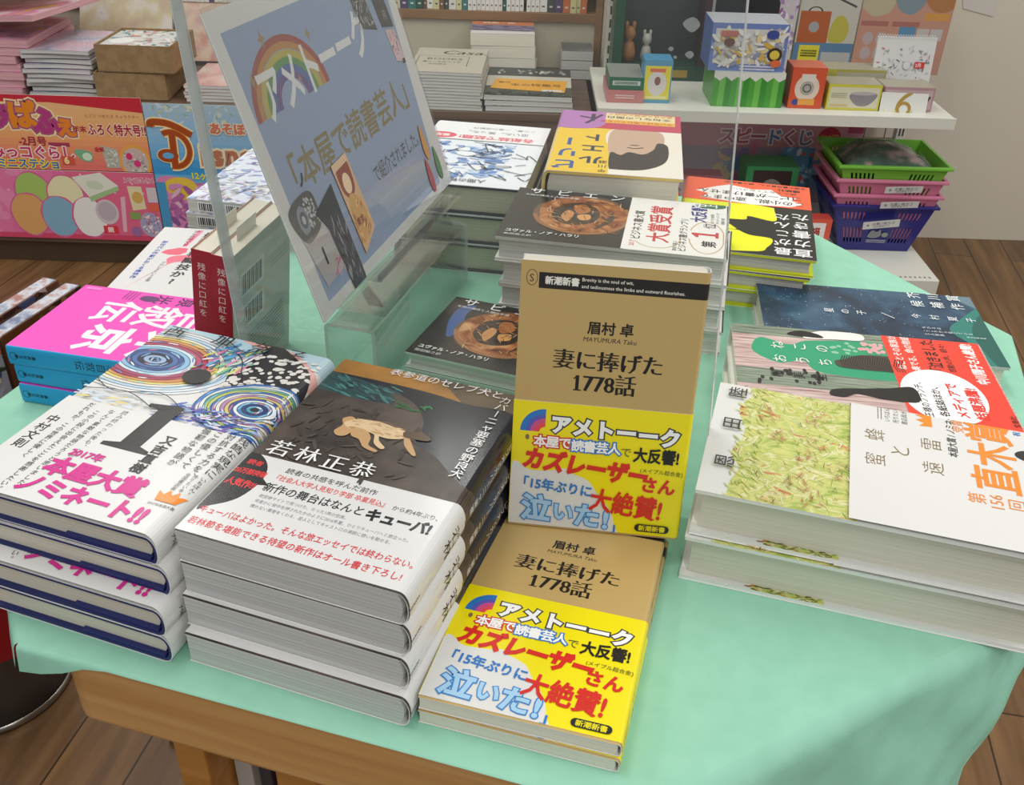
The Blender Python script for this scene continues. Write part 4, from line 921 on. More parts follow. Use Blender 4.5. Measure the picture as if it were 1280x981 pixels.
# ------------------------------------------------------------------ the low wooden counter and bookcase at the back
def at(x, y, z): return Vector((x / 1000, y / 1000, z / 1000))
bc = empty('bookcase', at(0, 0, 0))
def part(name, root, x0, x1, y0, y1, z0, z1, m, bevel=1.0):
    p = MB(); p.box(x0, x1, y0, y1, z0, z1, m); return p.build(name, root, bevel=bevel)
CREAM_P = mat('#c4bda8', .7)
part('counter_top', bc, -1900, 175, 2362, 2800, 420, 439, WOOD_DARK); part('front_panel', bc, -1900, 175, 2364, 2382, 60, 420, WOOD_DARK)
part('plinth', bc, -1900, 175, 2375, 2395, 0, 60, mat('#4a3826', .6)); part('end_panel', bc, 157, 175, 2383, 2800, 0, 419, WOOD_DARK)
SHELFW = wood('wood_bookcase', '#7a5a3c', '#8c6a48', '#9a7852', 6)
part('back_panel', bc, -1900, 214, 2802, 2815, 439, 563, CREAM_P); part('bookshelf', bc, -1900, 214, 2792, 2980, 563, 587, SHELFW); part('upright', bc, 197, 216, 2790, 2980, 439, 900, SHELFW)
part('back_panel', bc, -1900, 197, 2966, 2980, 587, 900, SHELFW)
tag(bc, 'long low wooden counter with a bookshelf above it at the back of the shop', 'bookcase')
spc = [('white', '#e2dfd6'), ('cream', '#d8ccb0'), ('dark green', '#2c5a48'), ('bright green', '#5aa060'), ('dark grey', '#4a4c50'), ('white', '#ecebe6'), ('teal', '#3a7a78'), ('red', '#b03a34'), ('brown', '#7a5a40'), ('white', '#e6e4de'), ('orange', '#c87040'), ('purple', '#5a4a70'), ('pale yellow', '#d8d09a'), ('black', '#26262a')]
x = -1250; k = 0; seq = 0; rnd = random.Random(3)
while x < 160:
    wd = rnd.uniform(9, 22); nm, c = rnd.choice(spc)
    if seq > 0: nm, c = ('white', '#e8e6e0'); seq -= 1; wd = 11
    elif rnd.random() < .07: seq = 7
    k += 1; b = MB(); y0 = 2796 + rnd.uniform(0, 8); b.box(0, wd, 0, 118, 0, 180, mat(c, .45)); b.box(wd * .3, wd * .7, -.2, 0, 12, 16, mat('#5a5a5a' if nm in ('white', 'cream', 'pale yellow') else '#e0ddd4', .5))
    b.box(wd * .3, wd * .7, -.2, 0, 40, 150, mat('#5a5a5a' if nm in ('white', 'cream', 'pale yellow') else '#e0ddd4', .5))
    o = b.build('shelved_book', None); o.location = at(x, y0, 587.5); tag(o, '%s book spine on the back bookshelf, %s from the left' % (nm, ordinal(k)), 'book', 'books on the back bookshelf'); x += wd + .8
    if 0 < x < 6: x = 8

# magazine posters hung on the counter front
def poster(name, x0, x1, z0, z1, y, art, label, cat='poster', th=1.6):
    o = empty(name, at(x0, y, z0)); m = MB(); m.box(0, x1 - x0, 0, th, 0, z1 - z0, art.m('#f0ece4')); art.emit(m, lambda a, b, d: (a, -.02 - d, b), .03, .006); m.build('printed_sheet', o)
    tag(o, label, cat); return o
a = Art(785, 187, .4)
for i in range(12): a.rect(0, i * 15.6, 785, (i + 1) * 15.6, ['#e8786e', '#e8806c', '#ea8a6a', '#ec946a', '#ee9e6c', '#f0a86e', '#f0ac70', '#eeb074', '#ecb478', '#ecb67c', '#eab880', '#eab880'][i])
a.poly([(0, 187), (785, 187), (785, 150), (560, 170), (300, 168), (0, 160)], '#c8283a')
for o_, cc in ((.16, '#f4e6b0'), (.11, '#b05a7a'), (.055, None)):
    for i, (ch, px, pz, sz, c2) in enumerate((('キ', 340, 134, 62, '#c43a78'), ('ラ', 415, 132, 66, '#b03a80'), ('ぱ', 476, 138, 70, '#e88a20'), ('ふ', 532, 124, 70, '#b83a80'), ('ぇ', 578, 114, 58, '#e8862a'))): a.text(ch, px + 10, pz, sz, cc or c2, o_, 'c')
a.text('-2月号', 462, 72, 25, '#a02848', .03); a.rect(535, 60, 588, 70, '#a83a5a')
for o_, cc in ((.1, '#f8e8e0'), (.03, '#c83068')): a.text('すみっコぐらし', 350, 44, 36, cc, o_, sx=.98)
for o_, cc in ((.12, '#f4e04a'), (.03, '#2a6ac0')): a.text('ミニステショ', 392, 14, 27, cc, o_)
for o_, cc in ((.1, '#f6dcc0'), (.03, '#a82040')): a.text('ふろく特大号!!', 640, 106, 31, cc, o_, sx=.72)
a.text('年末', 604, 106, 17, '#a82040', .03); a.text('ヒミツ つめたき キャラクター', 640, 140, 10, '#b07040', .0)
a.blob([(596, 50), (612, 54), (640, 46), (634, 24), (610, 28)], '#7ab890'); a.ell(626, 36, 12, 10, '#d8ecd0'); a.poly([(664, 66), (704, 58), (710, 10), (672, 8)], '#b8b8a8'); a.strokes(670, 14, 704, 58, ['#d8d8cc', '#98a898', '#e8e8e0'], 40, 7, 3)
a.ell(745, 26, 40, 46, '#eaa850'); a.ell(745, 24, 33, 38, '#cdb8b0'); a.strokes(722, 2, 770, 50, ['#9aa8a0', '#e8e8e4', '#7a8a88'], 40, 6, 3); a.ell(732, 40, 8, 9, '#d83070'); a.ell(750, 22, 9, 9, '#e03880'); a.text('全部', 648, 56, 12, '#c83040', .04); a.rect(560, 14, 592, 36, '#d85a48'); a.text('6', 566, 26, 24, '#f8e8a0', .05)
poster('magazine_poster', -1710, -925, 262, 449, 2360, a, 'orange and red magazine poster hung on the upper counter front at the left')
a = Art(785, 186, .4); a.rect(0, 0, 785, 186, '#e87aa8'); a.strokes(330, 0, 785, 186, ['#ea84ae', '#e670a2', '#ec8eb4'], 60, 60, 30); a.rect(560, 0, 785, 186, '#e46a8c'); a.rect(0, 0, 785, 14, '#d84a6c')
for i in range(40): a.ell(random.uniform(330, 780), random.uniform(20, 180), 3, 3, '#f4b4d0')
for cx, cz, rx, rz, c in ((468, 126, 45, 52, '#a8c868'), (550, 124, 45, 48, '#ece6b8'), (446, 66, 46, 56, '#e0a868'), (524, 62, 46, 54, '#88b4cc'), (600, 62, 42, 54, '#f0eeea')): a.ell(cx, cz, rx + 4, rz + 4, '#d86a98', 0, 30, .02); a.ell(cx, cz, rx, rz, c, 0, 30, .02)
a.poly([(575, 170), (650, 184), (690, 150), (610, 118)], '#e8e8d8'); a.poly([(610, 118), (690, 150), (690, 138), (612, 104)], '#a8c890'); a.ell(630, 150, 22, 12, '#d0dcc0', -10)
a.ell(648, 78, 30, 34, '#d8c8cc'); a.ell(648, 80, 24, 26, '#c0b4bc'); a.poly([(690, 120), (702, 122), (690, 24), (680, 24)], '#e8b8c8'); a.rect(630, 18, 668, 40, '#e03848'); a.text('鏡', 640, 29, 16, '#f8e0d8', .03)
for o_, cc in ((.1, '#f8e8e8'), (.03, '#c83068')): a.text('スペシャルプレゼント', 706, 166, 16, cc, o_, sx=.5)
a.poly([(712, 150), (748, 150), (752, 90), (716, 84)], '#e8dcb0'); a.ell(734, 120, 14, 16, '#d8b060'); a.rect(760, 108, 785, 148, '#d8ccd0'); a.rect(758, 84, 785, 104, '#e86a58'); a.ell(756, 46, 28, 34, '#b0a8c8'); a.strokes(736, 20, 778, 74, ['#e8d8d8', '#8a8ab8', '#c86a68', '#f0e8e0'], 40, 10, 4); a.ell(716, 26, 14, 14, '#a070a8'); a.rect(706, 60, 734, 80, '#8aa860')
poster('magazine_poster', -1710, -925, 74, 260, 2358, a, 'pink magazine poster with pastel ovals hung below the orange one')
a = Art(290, 376, .4)
for i in range(10): a.rect(0, 376 - 20 * (i + 1), 290, 376 - 20 * i, ['#a8c4d8', '#a0c2da', '#98c0dc', '#90bede', '#88bce0', '#7ab6e0', '#6cb0de', '#4aa0d8', '#3a9ad6', '#6ab4dc'][i])
a.rect(0, 0, 290, 176, '#c87ab0'); a.blob([(0, 176), (60, 190), (100, 170), (60, 60), (0, 40)], '#e08ab8'); a.ell(62, 160, 44, 30, '#e8c848'); a.strokes(20, 320, 280, 372, ['#b8c8a8', '#c8d8e0', '#d8d8c0', '#98b8a8'], 60, 16, 6)
a.strokes(0, 0, 290, 170, ['#b86aa8', '#d890c0', '#a860a0', '#e8b8d0', '#8a5a98'], 160, 34, 12); a.rect(0, 0, 24, 176, '#4a9ac8'); a.blob([(60, 0), (180, 0), (190, 90), (130, 120), (80, 80)], '#7a4a98'); a.blob([(70, 90), (150, 150), (180, 120), (120, 70)], '#8a5a3c')
for o_, cc in ((.07, '#f4ecc8'), (.045, '#d88a28'), (.028, '#a84a1c')): a.ring(58, 262, 40 - o_ * 130, 44 + o_ * 130, cc, -100, 118, 30, 1.05); a.line(spline([(10, 318), (16, 330), (60, 326), (110, 300)], 6, False), 9 + o_ * 220, cc); a.line([(62, 312), (58, 214)], 9 + o_ * 220, cc); a.ell(44, 246, 24 + o_ * 60, 15 + o_ * 60, cc)
a.ell(44, 246, 14, 8, '#68b0dc')
for o_, cc in ((.13, '#f0e4c0'), (.05, '#c06a3a')):
    for i, ch in enumerate('isney'): a.text(ch, 132 + 36 * i, 254, 76, cc, o_, 'c', sx=.9)
for o_, cc in ((.12, '#f0e4c0'), (.05, '#d86a48')): a.text('とあそぼう', 126, 318, 30, cc, o_)
a.text('12ヶ月の絵本', 92, 196, 22, '#e8e04a', .04)
poster('magazine_poster', -922, -632, 62, 438, 2358, a, 'sky blue magazine poster with a large orange letter D on the counter front')
a = Art(140, 200, .4); a.rect(0, 0, 140, 200, '#d8d0c0')

# magazines piled on the counter
def mag(name, w, d, t, cover, page=PAGE_WHITE, art=None, sag=0, film=False):
    o = empty(name, (0, 0, 0)); m = MB()
    m.grid(lambda u, v: (-w / 2 + w * u, -d / 2 + d * v, t - sag * (2 * u - 1) ** 2), 12, 2, cover)
    if art: art.emit(m, lambda x, y, dd: (x - w / 2, y - d / 2, t + .15 + dd - sag * (2 * x / w - 1) ** 2), .05, .02)
    m.grid(lambda u, v: (-w / 2 + w * u, -d / 2 + d * v, -sag * (2 * u - 1) ** 2), 12, 2, cover); m.build('cover', o)
    p = MB(); n = 12; top = [(-w / 2 + w * i / n, t - .2 - sag * (2 * i / n - 1) ** 2) for i in range(n + 1)]; bot = [(-w / 2 + w * i / n, .2 - sag * (2 * i / n - 1) ** 2) for i in range(n + 1)][::-1]
    p.prism(top + bot, -d / 2 + .4, d / 2 - .4, page, axis='y'); p.build('page_block', o)
    if film: f = MB(); f.grid(lambda u, v: (-w / 2 - 1 + (w + 2) * u, -d / 2 - 1 + (d + 2) * v, t + 1.2 - sag * (2 * u - 1) ** 2 + .25 * 2.5 * math.sin(9 * u) * math.sin(7 * v)), 14, 10, FILM); f.build('plastic_wrap', o, smooth=True)
    return o
pinkc = noise_mat('pink_magazine', 14, [(0.3, '#d86aa0'), (0.45, '#eea0c4'), (0.55, '#f2c8d4'), (0.65, '#c8a0c8'), (0.75, '#e8c060')], detail=4, rough=.25)
pinkc2 = noise_mat('pink_magazine_light', 10, [(0.3, '#e8b0c8'), (0.5, '#f0d8dc'), (0.62, '#e088b0'), (0.72, '#e8c860')], detail=4, rough=.25)
def pile(proto, places, labels, cat, group):
    for i, (x, y, z, r, ty) in enumerate(places):
        o = proto if i == 0 else copy_tree(proto)
        o.location = at(x, y, z); o.rotation_euler = (0, R(ty), R(r)); tag(o, labels[i], cat, group)
nth = lambda k, n: 'topmost' if k == 0 else ('bottom one' if k == n - 1 else ordinal(k + 1) + ' from the top')
n = 7; pl = [(-1345 + (30 if k < 2 else 0) + 7 * math.sin(k * 2), 2510, 440 + 19 * (n - 1 - k), 2 * math.sin(k * 3), 0) for k in range(n)]
pile(mag('pink_magazine', 270, 260, 18, pinkc, PAGE_PINK, film=True), pl, ['pink wrapped magazine in the far left pile on the counter, %s' % nth(k, n) for k in range(n)], 'magazine', 'pink wrapped magazines on the counter')
for i, (x, z, r, ty, lb) in enumerate(((-1290, 606, -14, -5, 'large pink wrapped magazine slanting across the top of the pink pile'), (-1330, 668, 10, -9, 'pale pink wrapped magazine at the very top of the pink pile'))):
    o = mag('pink_magazine', 380, 260, 14, pinkc2, PAGE_PINK, film=True); o.location = at(x, 2520, z); o.rotation_euler = (0, R(ty), R(r)); tag(o, lb, 'magazine', 'pink wrapped magazines on the counter')
n = 10; greyc = noise_mat('pastel_magazine', 12, [(0.3, '#8a94b4'), (0.45, '#c8c4d4'), (0.6, '#d8b8c4'), (0.72, '#e0d8dc')], rough=.2)
pl = [(-1117 + 8 * math.sin(k * 4.1), 2480 + 5 * math.sin(k), 443 + 11.2 * (n - 1 - k), 3 * math.sin(k * 2.3), 0) for k in range(n)]
pile(mag('wrapped_magazine', 162, 210, 9, greyc, PAGE_GREY, sag=1.4, film=True), pl, ['thin wrapped magazine in the grey pile beside the cartons, %s' % nth(k, n) for k in range(n)], 'magazine', 'thin wrapped magazines in the grey pile')
CARD = noise_mat('cardboard', 60, [(0.4, '#8f7450'), (0.6, '#9c8059')], rough=.75)
def carton(x0, x1, z0, z1, label, r):
    o = empty('cardboard_carton', at((x0 + x1) / 2, 2460, z0), R(r)); hw = (x1 - x0) / 2; h = z1 - z0; m = MB()
    m.box(-hw, hw, -90, -87, 0, h, CARD); m.box(-hw, hw, 87, 90, 0, h, CARD); m.box(-hw, -hw + 3, -87, 87, 0, h, CARD); m.box(hw - 3, hw, -87, 87, 0, h, CARD); m.box(-hw, hw, -90, 90, 0, 3, CARD); m.build('tray', o)
    g = MB(); g.box(-hw + 4, hw - 4, -85, 85, 3.2, h - 5, mat('#d0cfc8', .5)); aa = Art(2 * hw - 8, 170, .3); aa.rect(0, 0, 2 * hw - 8, 170, '#d4d8d4'); aa.strokes(0, 0, 2 * hw - 8, 170, ['#7a9aa0', '#d8b0b0', '#f0efe8', '#5a7a74', '#e8e0d0', '#c88a80'], 90, 24, 9); aa.ell(40, 60, 30, 28, '#f2f1ec'); aa.emit(g, lambda x, y, d: (x - hw + 4, y - 85, h - 4.8 + d)); g.build('contents', o)
    tag(o, label, 'carton', 'cardboard cartons on the counter')
carton(-1033, -862, 440, 504, 'lower brown cardboard carton beside the grey magazine pile', 1); carton(-1016, -834, 505.5, 570, 'upper brown cardboard carton stacked on the other one', -1)
o = mag('wrapped_magazine', 250, 170, 10, noise_mat('back_magazine', 14, [(0.3, '#b89890'), (0.5, '#c8bc98'), (0.65, '#d8d0c8'), (0.75, '#a86a70')], rough=.2), film=True); o.location = at(-1075, 2745, 524); o.rotation_euler = (R(64), 0, 0); tag(o, 'wrapped magazine leaning on the back panel behind the cartons', 'magazine')
o = mag('wrapped_magazine', 210, 150, 10, noise_mat('red_magazine', 16, [(0.3, '#c87a70'), (0.5, '#e0c8b0'), (0.7, '#d0a0a0')], rough=.2), film=True); o.location = at(-820, 2745, 518); o.rotation_euler = (R(66), 0, 0); tag(o, 'reddish wrapped magazine leaning on the back panel, seen through the clear panel', 'magazine')
n = 5; pl = [(-744, 2480, 440 + 8 * (n - 1 - k), 2 * math.sin(k * 2), 0) for k in range(n)]
pile(mag('white_magazine', 150, 210, 7.6, noise_mat('salmon_magazine', 14, [(0.3, '#c88a84'), (0.55, '#e0b8b0'), (0.7, '#d8d0c8')], rough=.3)), pl, ['white edged magazine behind the left clear edge, %s of its pile' % nth(k, n) for k in range(n)], 'magazine', 'white edged magazines behind the clear edge')
aa = Art(178, 236, .5); aa.rect(0, 0, 178, 236, '#bfb8a8'); aa.text('Casa.', 60, 196, 50, '#34302a', .01, shear=.25, sx=1.1, by=.0); aa.line([(10, 60), (10, 156), (136, 156), (136, 60)], 2.2, '#5a5248'); aa.text('BOOKS', 32, 128, 27, '#6a6258', .01); aa.text('暮らしを変える本', 24, 98, 12, '#6a6258', .01); aa.text('完全読本', 40, 76, 12, '#7a7268', .01)
n = 12; pl = [(-181 + 2.4 * math.sin(k * 3), 2488, 440 + 7.5 * (n - 1 - k), -2 + .8 * math.sin(k * 2), 0) for k in range(n)]
pile(mag('casa_magazine'.replace('casa_', 'beige_'), 178, 236, 7.2, mat('#bfb8a8', .5), PAGE_WHITE, aa), pl, ['beige cover magazine in the tall pile right of the sign, %s' % nth(k, n) for k in range(n)], 'magazine', 'beige magazines in the tall pile')
aa = Art(214, 262, .4); aa.rect(0, 0, 214, 262, '#4c5048'); aa.rect(0, 84, 214, 262, '#c8c2b0'); aa.rect(0, 180, 214, 262, '#3c3e40'); aa.text('BRUTUS', 20, 220, 34, '#c8c4b8', .03, sx=1.2) if False else aa.strokes(20, 206, 200, 236, ['#c8c4b8', '#9a968a'], 30, 16, 8, 90, 20); aa.poly([(12, 60), (196, 36), (204, 140), (24, 150)], '#e8a62c'); aa.text('本の特集号', 60, 96, 26, '#7a5a1c', .02); aa.text('書店', 30, 116, 16, '#8a6420', .02); aa.rect(140, 42, 190, 58, '#d8d8d4'); aa.strokes(0, 0, 214, 36, ['#3a4238', '#5a6454', '#2c322c'], 60, 24, 5)
n = 3; pl = [(19, 2504, 440 + 13 * (n - 1 - k), -1 + k, 0) for k in range(n)]
pile(mag('yellow_label_magazine', 214, 262, 12.4, mat('#4c5048', .4), PAGE_WHITE, aa), pl, ['dark magazine with a yellow label on the counter, %s' % nth(k, n) for k in range(n)], 'magazine', 'dark magazines with yellow labels')
aa = Art(176, 190, .4); aa.rect(0, 0, 176, 190, '#d8d4cc'); aa.rect(0, 66, 176, 160, '#7a708c'); aa.rect(0, 150, 176, 190, '#c87850'); aa.strokes(0, 66, 176, 130, ['#5a5478', '#8a80a0', '#a09ab0'], 60, 26, 5, 0, 15); aa.text('特集・旅', 30, 168, 22, '#f0d8b8', .02)
n = 4; pl = [(-42 + 3 * k, 2592, 440.5 + 30.4 * (n - 1 - k), 1 - k, 0) for k in range(n)]
pl = [(x, y + (98 if False else 0), z, r, t) for x, y, z, r, t in pl]
pile(mag('travel_magazine', 168, 148, 30, mat('#d8d4cc', .4), PAGE_CREAM, None), [(x - 12, 2715, z, r, t) for x, y, z, r, t in pl], ['thick purple and orange book behind the magazine piles, %s' % nth(k, n) for k in range(n)], 'book', 'thick books behind the magazine piles')
tb = MB(); aa2 = Art(168, 160, .4); aa2.e = aa.e; top = [o for o in SC.objects if o.get('label', '').startswith('thick purple and orange book') and 'topmost' in o['label']][0]
aa2 = Art(168, 160, .4); aa2.rect(0, 0, 168, 160, '#d8d4cc'); aa2.rect(0, 40, 168, 118, '#7a708c'); aa2.rect(0, 112, 168, 160, '#c87850'); aa2.strokes(0, 40, 168, 110, ['#5a5478', '#8a80a0', '#a09ab0'], 60, 26, 5, 0, 15); aa2.text('特集・旅', 30, 136, 22, '#f0d8b8', .02)
aa2.emit(tb, lambda x, y, d: (x - 84, y * .92 - 74, 30.2 + d), .05, .02); tb.build('printed_front', top)
n = 3; pl = [(152, 2590, 440 + 25 * (n - 1 - k), 2 * math.sin(k * 2), 0) for k in range(n)]
pl = [(148, 2735, z, 0, 0) for x, y, z, r, t in pl]
pile(mag('grey_magazine', 84, 100, 24, noise_mat('grey_magazine', 14, [(.3, '#4a4a4c'), (.6, '#74726e'), (.75, '#a8a49c')], rough=.4), PAGE_GREY), pl, ['grey book by the shelf post behind the yellow label magazine, %s' % nth(k, n) for k in range(n)], 'book', 'grey books by the shelf post')

# ------------------------------------------------------------------ the white shelf unit
WHITE = mat('#d9d8cc', .45); WHITE2 = mat('#c9c6b6', .5)
gd = empty('shelf_unit', at(0, 0, 0))
part('base', gd, 178, 1005, 2100, 2590, 0, 150, WHITE, 2); part('shelf_board', gd, 176, 994, 2222, 2590, 484, 498, WHITE, 1); part('front_lip', gd, 176, 994, 2218, 2222.5, 474, 500, WHITE, .6)
m = MB()
for k in range(70): m.box(190 + 11.5 * k, 195 + 11.5 * k, 2112, 2120, 150, 150.3, mat('#8a8676', .6))
m.build('perforated_strip', gd)
for x0 in (214, 1012):
    m = MB(); m.box(x0, x0 + 24, 2594, 2620, 0, 1000, WHITE)
    for k in range(30):
        for dx in (5, 14): m.box(x0 + dx, x0 + dx + 4.5, 2593.4, 2594, 20 + 32 * k, 40 + 32 * k, mat('#4a4638', .7))
    m.build('upright', gd)
part('back_panel', gd, 238, 900, 2604, 2612, 150, 900, WHITE2); m = MB()
for x_ in (930, 985): m.tube([(x_, 2606, 150), (x_, 2606, 470)], 1.6, mat('#8a6a60', .5), 6)
for z_ in (330, 400): m.tube([(900, 2606, z_), (1014, 2606, z_)], 1.6, mat('#8a6a60', .5), 6)
m.build('wire_grid', gd)
tag(gd, 'white metal shelf unit with one goods shelf at the back right', 'shelf')
def goods(name, x0, x1, y0, y1, z0, z1, body, art, label, cat, top=None, group=None, r=0):
    o = empty(name, at((x0 + x1) / 2, y0, z0), R(r)); hw = (x1 - x0) / 2; h = z1 - z0; d = y1 - y0; m = MB(); m.box(-hw, hw, 0, d, 0, h, mat(body, .35)); m.build('box', o, bevel=.8)
    if art: p = MB(); art.emit(p, lambda x, y, dd: (x - hw, -.05 - dd, y), .05, .03); p.build('printed_front', o)
    if top: p = MB(); p.box(-hw + .6, hw - .6, .6, d - .6, h - .2, h + .5, mat(top, .35)); p.build('lid', o)
    tag(o, label, cat, group); return o
SZ = 498.5
a = Art(86, 28); a.rect(0, 0, 86, 28, '#c07a78'); a.greek(20, 8, 64, 18, '#e8d0cc', 5, 3); goods('small_tin', 198, 284, 2272, 2400, SZ, SZ + 28, '#b87472', a, 'small pink tin at the left end of the white shelf', 'tin')
a = Art(80, 28); a.rect(0, 0, 80, 28, '#2c6a50'); a.rect(8, 10, 72, 20, '#c8d4c8'); a.greek(12, 12, 66, 18, '#3a5a4a', 3, 2); goods('small_tin', 202, 282, 2276, 2400, SZ + 28.7, SZ + 57, '#2c5a48', a, 'small green tin stacked on the pink tin', 'tin', '#8a9088')
a = Art(65, 96); a.rect(0, 0, 65, 96, '#5a9ab8'); a.rect(3, 8, 62, 84, '#e0d444'); a.ell(32, 44, 22, 28, '#d8d4d0'); a.ell(33, 50, 7, 10, '#8a6058'); a.rect(14, 70, 50, 78, '#d8705a'); a.rect(8, 10, 56, 16, '#e8e0a0'); goods('toy_box', 280, 345, 2278, 2340, SZ, SZ + 96, '#4a8cb0', a, 'yellow fronted toy box with a blue lid on the white shelf', 'box', '#4a90b4')
sc_ = empty('display_case', at(222, 2478, SZ)); G_ = mat('#1f4a38', .35)
part('base', sc_, 0, 232, 0, 90, 0, 34, G_); part('side', sc_, 0, 24, 0, 90, 34, 260, G_); part('side', sc_, 214, 232, 0, 90, 34, 260, mat('#3c2428', .4)); part('back', sc_, 24, 214, 82, 90, 34, 260, mat('#2c3632', .6)); part('nameplate', sc_, 100, 190, -1, 0, 8, 26, mat('#a88a38', .4), .3)
part('window', sc_, 24, 214, 2, 4, 34, 260, FILM, 0); tag(sc_, 'dark green display case with a clear window behind the toy box', 'case')
for i, (x_, z_, c, s_, lb) in enumerate(((266, 36, '#a8703a', 1.0, 'brown toy figure inside the dark green display case'), (310, 44, '#b8b4ac', .8, 'pale toy figure inside the dark green display case'))):
    m = MB(); cm = mat(c, .5)
    m.lathe([(0, 0), (16 * s_, 2), (18 * s_, 20 * s_), (12 * s_, 44 * s_), (6 * s_, 50 * s_), (14 * s_, 58 * s_), (15 * s_, 70 * s_), (8 * s_, 82 * s_), (0, 84 * s_)], cm, 20)
    m.lathe([(0, 70 * s_), (4 * s_, 74 * s_), (5 * s_, 92 * s_), (0, 96 * s_)], cm, 10, (-9 * s_, 0)); m.lathe([(0, 70 * s_), (4 * s_, 74 * s_), (5 * s_, 92 * s_), (0, 96 * s_)], cm, 10, (9 * s_, 0))
    o = m.build('toy_figure', None, smooth=True); o.location = at(x_ + 0, 2525, SZ + 34.5); tag(o, lb, 'toy')
a = Art(163, 78)
for i in range(12): a.rect(i * 13.6, 0, (i + 1) * 13.6, 78, ['#4a9a3a', '#6ab44c', '#3c8a34'][i % 3])
a.poly([(0, 78), (163, 78), (163, 66)] + [(163 - i * 13.6, 66 - (8 if i % 2 else -2)) for i in range(1, 12)] + [(0, 66)], '#d8d8d0'); goods('striped_box', 440, 603, 2268, 2400, SZ, SZ + 78, '#4a9a3a', a, 'green striped box with a white scalloped edge on the shelf', 'box', '#c8ccc0')
a = Art(172, 104); a.rect(0, 0, 172, 104, '#6a80b8'); a.rect(8, 16, 164, 92, '#c8c8c4'); a.strokes(8, 16, 164, 90, ['#d8c890', '#8a90a8', '#e8e4d8', '#b0a8a0', '#d8d8d0', '#c8a848'], 110, 22, 8); a.ell(146, 38, 17, 16, '#3a3428'); a.ell(146, 38, 11, 10, '#d8c048'); a.ell(136, 82, 14, 10, '#3a4a90'); a.rect(20, 76, 58, 88, '#b87068'); a.text('TOY CAMERA', 70, 10, 10, '#c8d0e0', .03) if False else a.greek(70, 4, 150, 14, '#d8d8e4', 6, 4); a.ell(40, 64, 12, 9, '#6a4a44'); a.ell(150, 20, 12, 8, '#d8683a')
goods('patterned_box', 424, 594, 2276, 2392, SZ + 78.8, SZ + 182, '#5a70a8', a, 'blue patterned box stacked on the green striped box', 'box', '#a8acb4')
a = Art(78, 92); a.rect(0, 0, 78, 92, '#cc5434'); a.ell(38, 46, 28, 30, '#d8c8b8'); a.rect(22, 62, 54, 78, '#d8d0c4'); a.ell(38, 46, 16, 16, '#a8a49c'); a.ring(38, 46, 7, 10, '#5a5854'); a.ell(16, 14, 8, 7, '#3a4a90'); a.rect(22, 8, 60, 22, '#e0a048'); goods('orange_box', 618, 696, 2270, 2340, SZ, SZ + 92, '#c04c30', a, 'small orange box with a round picture, right of the striped box', 'box', '#c86a50')
def bowlbox(x0, x1, y0, z0, z1, body, front, label, bowlc='#8a8488'):
    w_ = x1 - x0; h = z1 - z0; a = Art(w_, h); a.rect(0, 0, w_, h, body); a.rect(4, 5, w_ - 4, h - 6, front); a.blob([(w_ * .42, h * .62), (w_ * .92, h * .66), (w_ * .8, h * .22), (w_ * .56, h * .2)], bowlc); a.ell(w_ * .67, h * .66, w_ * .25, h * .07, '#b0a8ac'); a.greek(8, h * .5, w_ * .36, h * .66, '#8a8a7a', 4, 1.4); a.greek(8, 8, w_ * .4, h * .22, '#c8a848', 5, 3)
    return goods('bowl_box', x0, x1, y0, y0 + 70, z0, z1, body, a, label, 'box', '#a09c88', 'boxed bowls on the shelf')
bowlbox(706, 828, 2268, SZ, SZ + 58, '#c8c040', '#d0ccb0', 'yellow boxed bowl at the front of the white shelf'); bowlbox(744, 866, 2370, SZ, SZ + 66, '#a8a458', '#b0ac98', 'dull yellow boxed bowl behind the front yellow one'); bowlbox(700, 742, 2352, SZ, SZ + 70, '#b0aa3c', '#a8a258', 'narrow yellow box between the orange box and the bowls'); bowlbox(836, 952, 2272, SZ, SZ + 54, '#b08890', '#c0a8a8', 'pink boxed bowl partly hidden by the number six card', '#4a4448')
o = empty('price_card', at(830, 2262, 486)); m = MB(); m.box(0, 106, 0, .5, 0, 56, mat('#d8d8d0', .6)); a = Art(106, 56); 
for k in range(16): x_ = random.uniform(4, 96); a.poly([(x_, 6), (x_ + 2, random.uniform(14, 24)), (x_ + 4, 6)], random.choice(['#b8d048', '#d8d860', '#a0c050']))
a.ring(54, 20, 10, 17, '#a8883c'); a.line(spline([(68, 58), (52, 46), (42, 32), (39, 18)], 6, False), 8, '#a8883c'); a.noclip = True
a.emit(m, lambda x, y, d: (x, -.05 - d, y), .05, .03); m.build('card', o); o.rotation_euler = (R(-10), 0, R(-3)); tag(o, 'white card with a gold number six on the front edge of the shelf', 'card')
a = Art(140, 128); a.rect(0, 0, 140, 128, '#d4d4d0'); a.strokes(8, 14, 132, 118, ['#8a8a90', '#b8b8bc', '#c86a68', '#6a6a74', '#a8b0a8'], 90, 9, 2.4); a.rect(96, 66, 120, 80, '#c83838'); a.text('2月', 98, 73, 10, '#f0d8d8', .02); a.ell(78, 72, 9, 10, '#b8b8bc'); a.ell(78, 72, 8, 9, '#d4d4d0'); a.rect(0, 0, 140, 10, '#8ab0c8'); a.greek(10, 34, 60, 40, '#3a3a3c', 6, 4)
cal = goods('calendar', 842, 982, 2392, 2400, SZ + 1.6, SZ + 137, '#d4d4d0', a, 'white wire bound calendar at the right end of the shelf', 'calendar'); cal.rotation_euler = (R(-7), 0, 0); m = MB()
for k in range(22): m.tube([(-66 + 6.2 * k, -2, 132), (-66 + 6.2 * k, -3, 138), (-66 + 6.2 * k, 6, 140), (-66 + 6.2 * k, 9, 134)], .7, mat('#e0e0dc', .3), 5)
m.build('wire_binding', cal)
